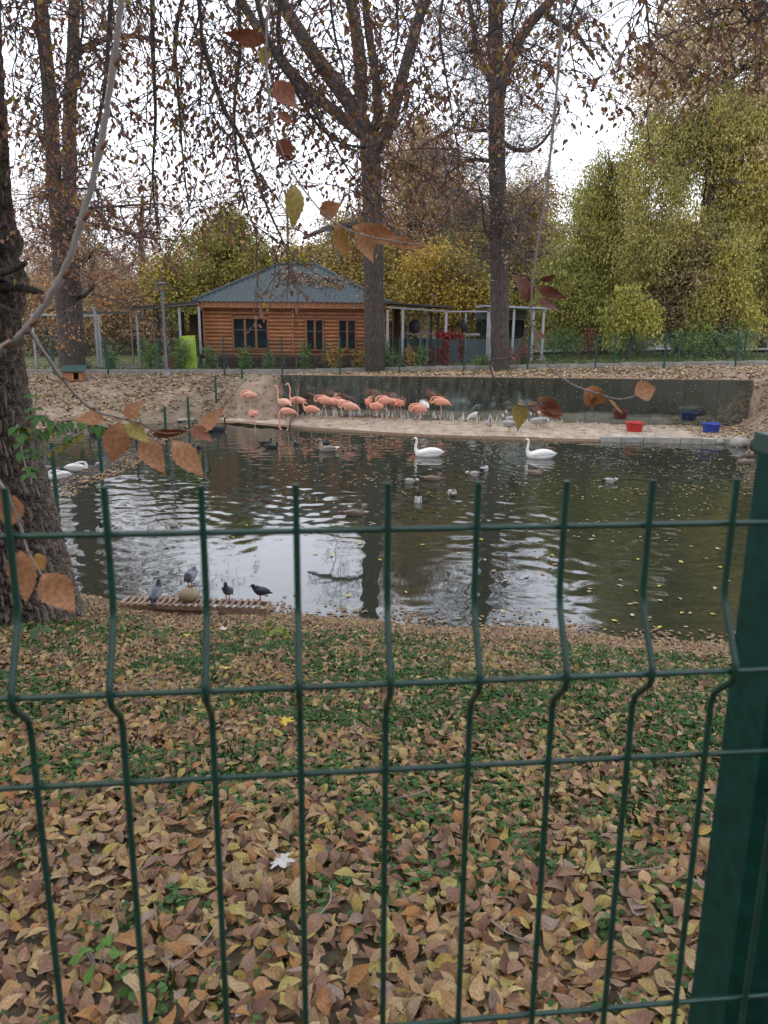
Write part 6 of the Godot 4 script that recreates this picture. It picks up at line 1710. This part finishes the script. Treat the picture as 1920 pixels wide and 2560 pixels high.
func hanging_twigs() -> void:
	var tones := [L(.50, .25, .13), L(.32, .13, .08), L(.19, .075, .048), L(.42, .34, .10), L(.42, .24, .065)]
	for i in 5:
		var m: StandardMaterial3D = M.near_leaf.duplicate()
		m.albedo_color = tones[i].linear_to_srgb()
		M["tone%d" % i] = m
	var t := thing("hanging_twig", "thick pale grey twig bending down past the foreground trunk to brown serrated leaves", "twig", Vector3.ZERO, "leafy twigs hanging close to the fence")
	stem(t, [V(-0.491, 1.541, -0.95), V(-0.456, 1.56, -0.95), V(-0.42, 1.586, -0.95), V(-0.378, 1.64, -0.95), V(-0.348, 1.703, -0.95), V(-0.321, 1.777, -0.95), V(-0.3, 1.861, -0.95), V(-0.286, 1.929, -0.95), V(-0.276, 1.998, -0.95)], 0.0042, 0.0032, M.twig_pale)
	stem(t, [V(-0.419, 1.584, -0.95), V(-0.397, 1.528, -0.975), V(-0.373, 1.487, -1), V(-0.339, 1.47, -1.025), V(-0.328, 1.463, -1.05)], 0.0023, 0.0013, M.twig_pale)
	stem(t, [V(-0.328, 1.463, -1.05), V(-0.308, 1.445, -1.075), V(-0.286, 1.442, -1.1), V(-0.273, 1.443, -1.125), V(-0.259, 1.452, -1.15)], 0.0012, 0.0006, M.wood_frame)
	for q in [[V(-0.346, 1.467, -1.05), V(-0.32, 1.492, -1.05), 0.62, 0.30, 0],
		[V(-0.371, 1.468, -1.04), V(-0.412, 1.467, -1.04), 0.50, 0.50, 0],
		[V(-0.352, 1.461, -1.05), V(-0.369, 1.407, -1.05), 0.62, 0.20, 0],
		[V(-0.346, 1.46, -1.05), V(-0.315, 1.434, -1.05), 0.50, 0.40, 3],
		[V(-0.331, 1.441, -1.06), V(-0.3, 1.39, -1.06), 0.50, 0.30, 0],
		[V(-0.293, 1.433, -1.08), V(-0.252, 1.382, -1.08), 0.48, 0.30, 0],
		[V(-0.325, 1.439, -1.1), V(-0.272, 1.445, -1.1), 0.35, 1.10, 2],
		[V(-0.277, 1.445, -1.12), V(-0.245, 1.426, -1.12), 0.55, 0.50, 1],
		[V(-0.274, 1.437, -1.13), V(-0.229, 1.474, -1.13), 0.45, 0.50, 0],
		[V(-0.291, 1.438, -1.13), V(-0.261, 1.441, -1.13), 0.35, 1.00, 2]]: twig_leaf(t, q)
	t = thing("hanging_twig", "slender twig with a hanging yellow olive leaf and tan leaves before the fan limbed tree", "twig", Vector3.ZERO, "leafy twigs hanging close to the fence")
	stem(t, [V(-0.177, 2.106, -1.35), V(-0.181, 2.069, -1.35), V(-0.188, 2.005, -1.35), V(-0.183, 1.914, -1.35), V(-0.163, 1.847, -1.35), V(-0.138, 1.806, -1.35), V(-0.101, 1.763, -1.35), V(-0.056, 1.736, -1.35), V(0.004, 1.723, -1.35), V(0.053, 1.717, -1.35)], 0.0022, 0.001, M.twig_pale)
	for q in [[V(-0.187, 2.007, -1.35), V(-0.195, 1.973, -1.35), 0.50, 0.20, 3],
		[V(-0.187, 2.013, -1.35), V(-0.255, 2.024, -1.35), 0.35, 0.80, 1],
		[V(-0.177, 1.955, -1.35), V(-0.139, 1.914, -1.35), 0.60, 0.30, 1],
		[V(-0.174, 1.914, -1.35), V(-0.147, 1.896, -1.35), 0.60, 0.40, 1],
		[V(-0.175, 1.871, -1.35), V(-0.148, 1.847, -1.35), 0.75, 0.60, 1],
		[V(-0.169, 1.848, -1.35), V(-0.147, 1.843, -1.35), 0.40, 0.90, 2],
		[V(-0.146, 1.806, -1.34), V(-0.15, 1.737, -1.34), 0.42, 0.15, 3],
		[V(-0.109, 1.764, -1.36), V(-0.073, 1.78, -1.36), 0.70, 0.40, 0],
		[V(-0.083, 1.748, -1.36), V(-0.063, 1.694, -1.36), 0.42, 0.20, 4],
		[V(-0.043, 1.738, -1.37), V(-0.022, 1.688, -1.37), 0.50, 0.20, 0],
		[V(-0.056, 1.748, -1.38), V(0.035, 1.72, -1.38), 0.30, 0.50, 0],
		[V(0, 1.727, -1.38), V(0.07, 1.715, -1.38), 0.25, 0.40, 0],
		[V(-0.13, 1.802, -1.35), V(-0.1, 1.809, -1.35), 0.40, 1.00, 2]]: twig_leaf(t, q)
	t = thing("hanging_twig", "long dark twig with dark red leaves curving over the mirrors", "twig", Vector3.ZERO, "leafy twigs hanging close to the fence")
	stem(t, [V(0.244, 2.072, -1.25), V(0.245, 2.039, -1.255), V(0.246, 1.951, -1.259), V(0.241, 1.809, -1.264), V(0.232, 1.717, -1.268), V(0.227, 1.653, -1.273), V(0.231, 1.593, -1.277), V(0.253, 1.539, -1.282), V(0.294, 1.503, -1.286), V(0.345, 1.484, -1.291), V(0.384, 1.475, -1.295), V(0.427, 1.486, -1.3)], 0.0022, 0.0012, M.twig_pale)
	stem(t, [V(0.233, 1.6, -1.28), V(0.202, 1.543, -1.283), V(0.169, 1.535, -1.287), V(0.182, 1.498, -1.29), V(0.218, 1.464, -1.293), V(0.253, 1.466, -1.297), V(0.287, 1.479, -1.3)], 0.0018, 0.0009, M.twig)
	for q in [[V(0.23, 1.629, -1.28), V(0.194, 1.671, -1.28), 0.50, 0.35, 2],
		[V(0.239, 1.66, -1.28), V(0.267, 1.668, -1.28), 0.40, 0.90, 2],
		[V(0.236, 1.65, -1.28), V(0.285, 1.632, -1.28), 0.32, 0.50, 2],
		[V(0.237, 1.632, -1.28), V(0.282, 1.608, -1.28), 0.32, 0.60, 2],
		[V(0.234, 1.585, -1.28), V(0.26, 1.566, -1.28), 0.35, 0.60, 2],
		[V(0.326, 1.489, -1.3), V(0.365, 1.467, -1.3), 0.75, 0.70, 0],
		[V(0.347, 1.479, -1.3), V(0.338, 1.457, -1.3), 0.60, 0.50, 1],
		[V(0.409, 1.483, -1.3), V(0.443, 1.493, -1.3), 0.95, 0.20, 0],
		[V(0.363, 1.476, -1.3), V(0.391, 1.451, -1.3), 0.30, 0.80, 4],
		[V(0.221, 1.469, -1.3), V(0.221, 1.42, -1.3), 0.52, 0.20, 3],
		[V(0.257, 1.466, -1.3), V(0.291, 1.441, -1.3), 0.50, 0.40, 1],
		[V(0.257, 1.477, -1.3), V(0.294, 1.445, -1.3), 0.45, 0.50, 1],
		[V(0.234, 1.466, -1.3), V(0.264, 1.453, -1.3), 0.50, 0.60, 1]]: twig_leaf(t, q)
	t = thing("hanging_twig", "short twig with big tan leaves behind the first fence wires", "twig", Vector3.ZERO, "leafy twigs hanging close to the fence")
	stem(t, [V(-0.415, 1.452, -0.8), V(-0.395, 1.425, -0.8), V(-0.383, 1.393, -0.8), V(-0.377, 1.358, -0.8), V(-0.365, 1.332, -0.8)], 0.002, 0.001, M.twig_pale)
	for q in [[V(-0.385, 1.418, -0.8), V(-0.39, 1.385, -0.8), 0.75, 0.20, 0],
		[V(-0.397, 1.423, -0.8), V(-0.399, 1.388, -0.8), 0.60, 0.50, 0],
		[V(-0.384, 1.358, -0.8), V(-0.384, 1.298, -0.8), 0.55, 0.25, 0],
		[V(-0.377, 1.349, -0.82), V(-0.371, 1.328, -0.82), 0.60, 0.50, 4],
		[V(-0.364, 1.332, -0.8), V(-0.332, 1.289, -0.8), 0.62, 0.30, 0]]: twig_leaf(t, q)
	# green sapling sprouting from the trunk's flank
	t = thing("green_sapling", "young green compound leaved sapling sprouting beside the rough trunk", "sapling", V(-3.02, 0.2, -6.6))
	var gm: StandardMaterial3D = M.near_leaf.duplicate(); gm.albedo_color = L(.085, .22, .045).linear_to_srgb()
	var ym: StandardMaterial3D = M.near_leaf.duplicate(); ym.albedo_color = L(.33, .30, .05).linear_to_srgb()
	var lm := leaf_mesh(0.46, -0.2, 0.2, 0.1, 6)
	for f in [[V(0, 0, 0), V(.06, .35, .02), V(.12, .78, 0), 8, .11, 0], [V(.05, .38, 0), V(.4, .56, .1), V(.78, .50, .15), 11, .125, 0], [V(.04, .34, 0), V(.0, .52, .15), V(.12, .12, .3), 9, .13, 0], [V(.03, .2, 0), V(.3, .34, .05), V(.52, .46, .1), 6, .095, 1], [V(.07, .5, 0), V(.2, .6, .1), V(.42, .42, .16), 7, .11, 0]]:
		var s := spline([f[0], f[1], f[2]], 8)
		var g := G.new()
		g.tube(s, [0.007], 5, Color.WHITE)
		put("stalk", g.mesh(), M.twig_pale, t)
		for i in f[3]:
			var p: Vector3 = s[int(lerpf(4, s.size() - 1, (i + 0.5) / f[3]))]
			for sd in [-1.0, 1.0]:
				var x := V(rr(-0.2, 0.5), -0.55 + rr(-0.2, 0.2), sd * 0.6 + rr(-0.2, 0.2)).normalized()
				if f[5] == 0 and f[3] == 8: x = V(sd * 0.8, -0.2 + rr(-0.2, 0.2), 0.4).normalized()
				var y := (V(0, 0.8, 0.5) - x * V(0, 0.8, 0.5).dot(x)).normalized()
				var o := put("leaflet", lm, ym if f[5] == 1 or rng.randf() < 0.1 else gm, t)
				o.transform = Transform3D(Basis(x, y, x.cross(y)).scaled(Vector3.ONE * f[4] * rr(0.8, 1.15)), p)

# ---------------------------------------------------------------- the leaf covered bank this side
func near_litter() -> void:
	var ms := [leaf_mesh(0.43, 0.5, 0.3, 0.35, 6), leaf_mesh(0.40, -0.5, -0.25, -0.4, 6), leaf_mesh(0.46, 0.25, 0.15, 0.7, 6), leaf_mesh(0.38, 0.75, 0.7, 0.3, 6), leaf_mesh(0.48, -0.3, 0.35, -0.3, 6)]
	var lo := [leaf_mesh(0.44, 0.5, 0.3, 0.35, 4, false, 2), leaf_mesh(0.42, -0.5, -0.25, -0.4, 4, false, 2), leaf_mesh(0.47, 0.25, 0.15, 0.7, 4, false, 2), leaf_mesh(0.40, 0.7, 0.7, 0.3, 4, false, 2), leaf_mesh(0.49, -0.3, 0.35, -0.3, 4, false, 2)]
	var pal := [L(.42, .25, .115), L(.30, .16, .078), L(.49, .32, .155), L(.42, .30, .08), L(.47, .34, .125), L(.19, .09, .055), L(.39, .25, .14), L(.40, .19, .065), L(.31, .19, .135), L(.46, .33, .17), L(.24, .13, .08), L(.35, .21, .12)]
	var w := [[], [], [], [], []]; var t := [[], [], [], [], []]
	var wn := [[], [], [], [], []]; var tn := [[], [], [], [], []]
	var cw := []; var ct := []; var gw := []; var gt := []
	for i in 112000:
		var z := -sqrt(rr(0.3, 96.0))
		var x := rr(-1.0, 1.0) * (0.62 - z * 0.56)
		var s := near_z(x)
		if z < s - 0.03 or (x > 3.0 and z < -8.2): continue
		var shore := smoothstep(s + 1.7, s + 0.9, z)
		var green := clampf(0.5 + 1.5 * noise.get_noise_2d(x * 75.0 + 20.0, z * 75.0) + 0.7 * noise.get_noise_2d(x * 260.0, z * 260.0) + clampf(x * 0.10, -0.2, 0.28) * smoothstep(-2.2, -4.0, z) + 0.30 * smoothstep(-3.0, -4.6, z) - 0.25 * smoothstep(-2.6, -1.4, z), 0.0, 1.0) * (1.0 - shore)
		if rng.randf() < green * lerpf(0.68, 0.42, smoothstep(-3.6, -2.4, z)) + 0.03: 
			if rng.randf() < lerpf(0.66, 0.42, smoothstep(-3.8, -2.6, z)):
				var gg := rr(0.65, 1.3)
				var p := V(x, near_y(x, z) + 0.004, z)
				if rng.randf() < 0.6:
					cw.append(Transform3D(Basis(Vector3.UP, rr(0, TAU)).scaled(Vector3.ONE * rr(0.7, 1.3)), p)); ct.append(L(.062 * gg, .142 * gg, .027 * gg))
				else:
					gw.append(Transform3D(Basis(Vector3.UP, rr(0, TAU)).scaled(Vector3.ONE * rr(0.6, 1.2)), p)); gt.append(L(.095 * gg, .15 * gg, .035 * gg))
			continue
		put_leaf(w if z < -3.1 else wn, t if z < -3.1 else tn, V(x, near_y(x, z) + rr(0.006, 0.03), z), rr(0.042, 0.088) * (0.85 if shore > 0.5 else 1.0), pal if shore < 0.5 or rng.randf() < 0.4 else [L(.33, .20, .11), L(.26, .15, .085), L(.40, .27, .15)], 0.42)
	var lit := thing("near_leaf_litter", "thick litter of brown and yellow elm leaves on the near bank", "fallen leaves")
	lit.set_meta("kind", "stuff")
	merged("leaves", lo, M.litter, w, t, lit)
	merged("nearer_leaves", ms, M.litter, wn, tn, lit)
	var cover := thing("ground_clover", "dark green clover and grass showing between the fallen leaves", "ground cover")
	cover.set_meta("kind", "stuff")
	many("clover", rosette(), M.foliage, cw, ct, cover)
	many("grass", tuft(9, 0.034), M.foliage, gw, gt, cover)
	# the three hundred leaves that lie nearest
	var kinds := [[L(.40, .26, .145), "tan"], [L(.31, .165, .10), "chestnut brown"], [L(.46, .33, .18), "pale buff"], [L(.43, .35, .11), "olive yellow"], [L(.26, .14, .095), "dark brown"], [L(.40, .20, .08), "rusty orange"], [L(.33, .235, .19), "greyish mauve"]]
	var km := []
	for q in kinds:
		var m: StandardMaterial3D = M.litter.duplicate(); m.albedo_color = q[0].linear_to_srgb(); km.append(m)
	for i in 296:
		var z := rr(-1.25, -2.35)
		var x := rr(-1.0, 1.0) * (0.06 - z * 0.50)
		var k := rng.randi() % kinds.size()
		var o := put("fallen_leaf", ms[rng.randi() % 5], km[k])
		var b := Basis.from_euler(V(rr(-.4, .4), rr(0, TAU), rr(-.4, .4)))
		if rng.randf() < 0.3: b = b * Basis(Vector3.RIGHT, PI)
		o.transform = Transform3D(b.scaled(Vector3.ONE * rr(0.05, 0.098)), V(x, near_y(x, z) + rr(0.028, 0.05), z))
		tag(o, "%s fallen elm leaf lying on top of the litter just beyond the near fence" % kinds[k][1], "leaf", "fallen leaves nearest the fence")
	# odd leaves that stand out
	var lobed := G.new()
	var rim := []
	for i in 48:
		var a := TAU * i / 48.0
		var r := 0.2
		for q in [[0.0, .52], [0.85, .45], [-0.85, .45], [1.85, .3], [-1.85, .3]]: r = maxf(r, q[1] * exp(-pow(wrapf(a - q[0], -PI, PI) / 0.46, 2)) + 0.02 * (i % 2))
		if absf(wrapf(a - PI, -PI, PI)) < 0.3: r = 0.08
		rim.append(V(cos(a), 0.16 * sin(a * 2.0 + 0.6) * r + 0.08 * r * (i % 2), sin(a)) * 1.0 * V(r, 1, r))
	for i in 48: lobed.flat([V(0, 0.0, 0), rim[i], rim[(i + 1) % 48]], Color.WHITE)
	lobed.tube([V(-.08, .01, 0), V(-.5, .06, 0.08)], [.009], 4, Color.WHITE)
	var lobe := lobed.mesh()
	for q in [[-.34, -2.31, .12, L(.55, .53, .49), "whitish lobed maple leaf lying pale side up among brown leaves"], [-.55, -4.0, .13, L(.62, .46, .05), "bright yellow maple leaf lying on the green patch below the third wire"], [-1.8, -6.9, .14, L(.66, .52, .08), "yellow maple leaf near the foot of the rough trunk"], [-1.15, -5.4, .12, L(.6, .48, .06), "yellow maple leaf lying beyond the second row of wire"], [-1.6, -7.4, .12, L(.6, .57, .5), "pale leaf on the bare earth below the ramp"], [1.9, -7.7, .12, L(.6, .5, .1), "yellow leaf in the leaf strip along the near shore"]]:
		var o := put("maple_leaf", lobe, mat(q[3].r, q[3].g, q[3].b, 0.7))
		o.position = V(q[0], near_y(q[0], q[1]) + 0.05, q[1])
		o.rotation = V(0.25, rr(0, 6), 0.1)
		o.scale = Vector3.ONE * q[2]
		tag(o, q[4], "leaf")
	for q in [[-1.03, -7.15, .2, L(.26, .36, .05), "yellow green sprout standing at the edge of the leaf strip"], [-2.5, -6.9, .16, L(.12, .22, .05), "leafy green weed between the rough trunk and the ramp"], [-2.0, -6.6, .14, L(.14, .22, .05), "low green weed before the rough trunk's root"], [-0.75, -1.75, .09, L(.14, .30, .05), "small bright green seedling low among the near leaves"], [-.15, -1.42, .08, L(.2, .32, .05), "green seedling at the bottom of the litter by the middle wires"], [-3.0, -6.4, .2, L(.07, .16, .05), "dark green weed against the rough trunk's base"]]:
		var o := thing("green_sprout", q[4], "sprout", V(q[0], near_y(q[0], q[1]), q[1]))
		for i in 9:
			var a := rr(0, TAU)
			var s: Vector3 = V(cos(a) * 0.3, rr(0.4, 1.0), sin(a) * 0.3) * q[2]
			var g := G.new()
			g.tube([V(0, 0, 0), s * 0.6 + V(0, 0.01, 0), s], [0.003, 0.0015], 4, Color.WHITE, false, false) if false else g.tube([V(0, 0, 0), s], [0.003, 0.0015], 4, Color.WHITE, false, false)
			put("stalk", g.mesh(), M.twig_pale, o)
			var m2: StandardMaterial3D = M.near_leaf.duplicate(); m2.albedo_color = q[3].linear_to_srgb()
			var lf := put("leaf", ms[2], m2, o)
			lf.transform = Transform3D(Basis.from_euler(V(rr(-.5, .5), -a, rr(-.7, .3))).scaled(Vector3.ONE * q[2] * 0.6), s)
	var d := thing("litter_scrap", "scrap of white and violet wrapper half hidden at the fence foot", "wrapper", V(-.335, near_y(-.335, -1.56) + .035, -1.56), "", 0.4)
	var g := G.new(); g.box(Vector3.ZERO, V(.03, .004, .018), Color.WHITE, Basis(V(1, 0, 0), 0.5)); put("foil", g.mesh(), mat(.5, .5, .52, .3), d)
	g = G.new(); g.box(V(0.005, 0.004, 0.002), V(.016, .003, .013), Color.WHITE, Basis(V(1, 0, 0), 0.5)); put("print", g.mesh(), mat(.08, .05, .35, .4), d)
	for q in [[-.55, -1.7, .2], [.32, -1.95, .16], [.75, -2.3, .2], [-.2, -1.95, .15], [.05, -2.9, .18]]:
		g = G.new()
		g.tube(spline([Vector3.ZERO, V(q[2] * 0.5, 0.02, 0.03), V(q[2], 0.01, 0)], 4), [0.0022], 5, Color.WHITE)
		var o := put("dry_stalk", g.mesh(), M.twig_pale)
		o.position = V(q[0], near_y(q[0], q[1]) + 0.045, q[1]); o.rotation.y = rr(0, 6)
		tag(o, "thin pale dry stalk lying across the litter beyond the near fence", "stalk", "dry stalks on the litter")

# ---------------------------------------------------------------- the fence the photograph is taken over
func near_fence() -> void:
	var f := thing("near_mesh_fence", "dark green welded wire fence with a folded ridge close to the lens", "fence", V(0.0, 0, -0.43), "", deg_to_rad(6.0))
	var prof := [[1.511, 0.0], [1.444, 0.0], [1.434, 0.003], [1.404, 0.021], [1.398, 0.0225], [1.392, 0.020], [1.377, 0.003], [1.368, 0.0], [0.92, 0.0], [0.88, 0.0225], [0.855, 0.0], [0.5, 0.0], [0.07, 0.0]]
	var g := G.new()
	var ps := []
	for q in prof: ps.append(V(0, q[0], q[1]))
	g.tube(ps, [0.0020], 10, Color.WHITE)
	var vm := g.mesh()
	for i in range(-14, 6):
		put("vertical_wire", vm, M.green_paint, f).position = V(0.0022 + i * 0.0512, 0.0, 0)
	for q in [[1.483, -.0042], [1.398, .0183], [1.3295, -.0042], [1.135, -.0042], [0.94, -.0042], [0.88, .0183], [0.83, -.0042], [0.6, -.0042], [0.4, -.0042], [0.2, -.0042]]:
		g = G.new()
		g.tube([V(-0.76, q[0], q[1]), V(0.42, q[0], q[1])], [0.0018], 10, Color.WHITE)
		put("horizontal_wire", g.mesh(), M.green_paint, f)
	var p := thing("near_fence_post", "dark green square fence post at the frame's edge behind the wires", "post", V(0.2830, 0, -0.505), "", deg_to_rad(6.0))
	g = G.new()
	var w := 0.03; var dd := 0.027; var b := 0.004
	var ring := [[-w + b, dd], [w - b, dd], [w, dd - b], [w, -dd + b], [w - b, -dd], [-w + b, -dd], [-w, -dd + b], [-w, dd - b]]
	for i in 8:
		var a: Array = ring[i]; var e: Array = ring[(i + 1) % 8]
		g.flat([V(a[0], 0, a[1]), V(e[0], 0, e[1]), V(e[0], 1.517, e[1]), V(a[0], 1.517, a[1])], Color.WHITE)
	for k in g.n.size():
		pass
	var pm: StandardMaterial3D = M.green_paint.duplicate()
	pm.roughness = 0.6; pm.metallic_specular = 0.3; pm.albedo_color = L(.005, .056, .042).linear_to_srgb()
	put("shaft", g.mesh(), pm, p)
	g = G.new()
	g.box(V(0, 1.522, 0), V(0.062, 0.012, 0.056))
	put("cap", g.mesh(), M.green_paint, p)
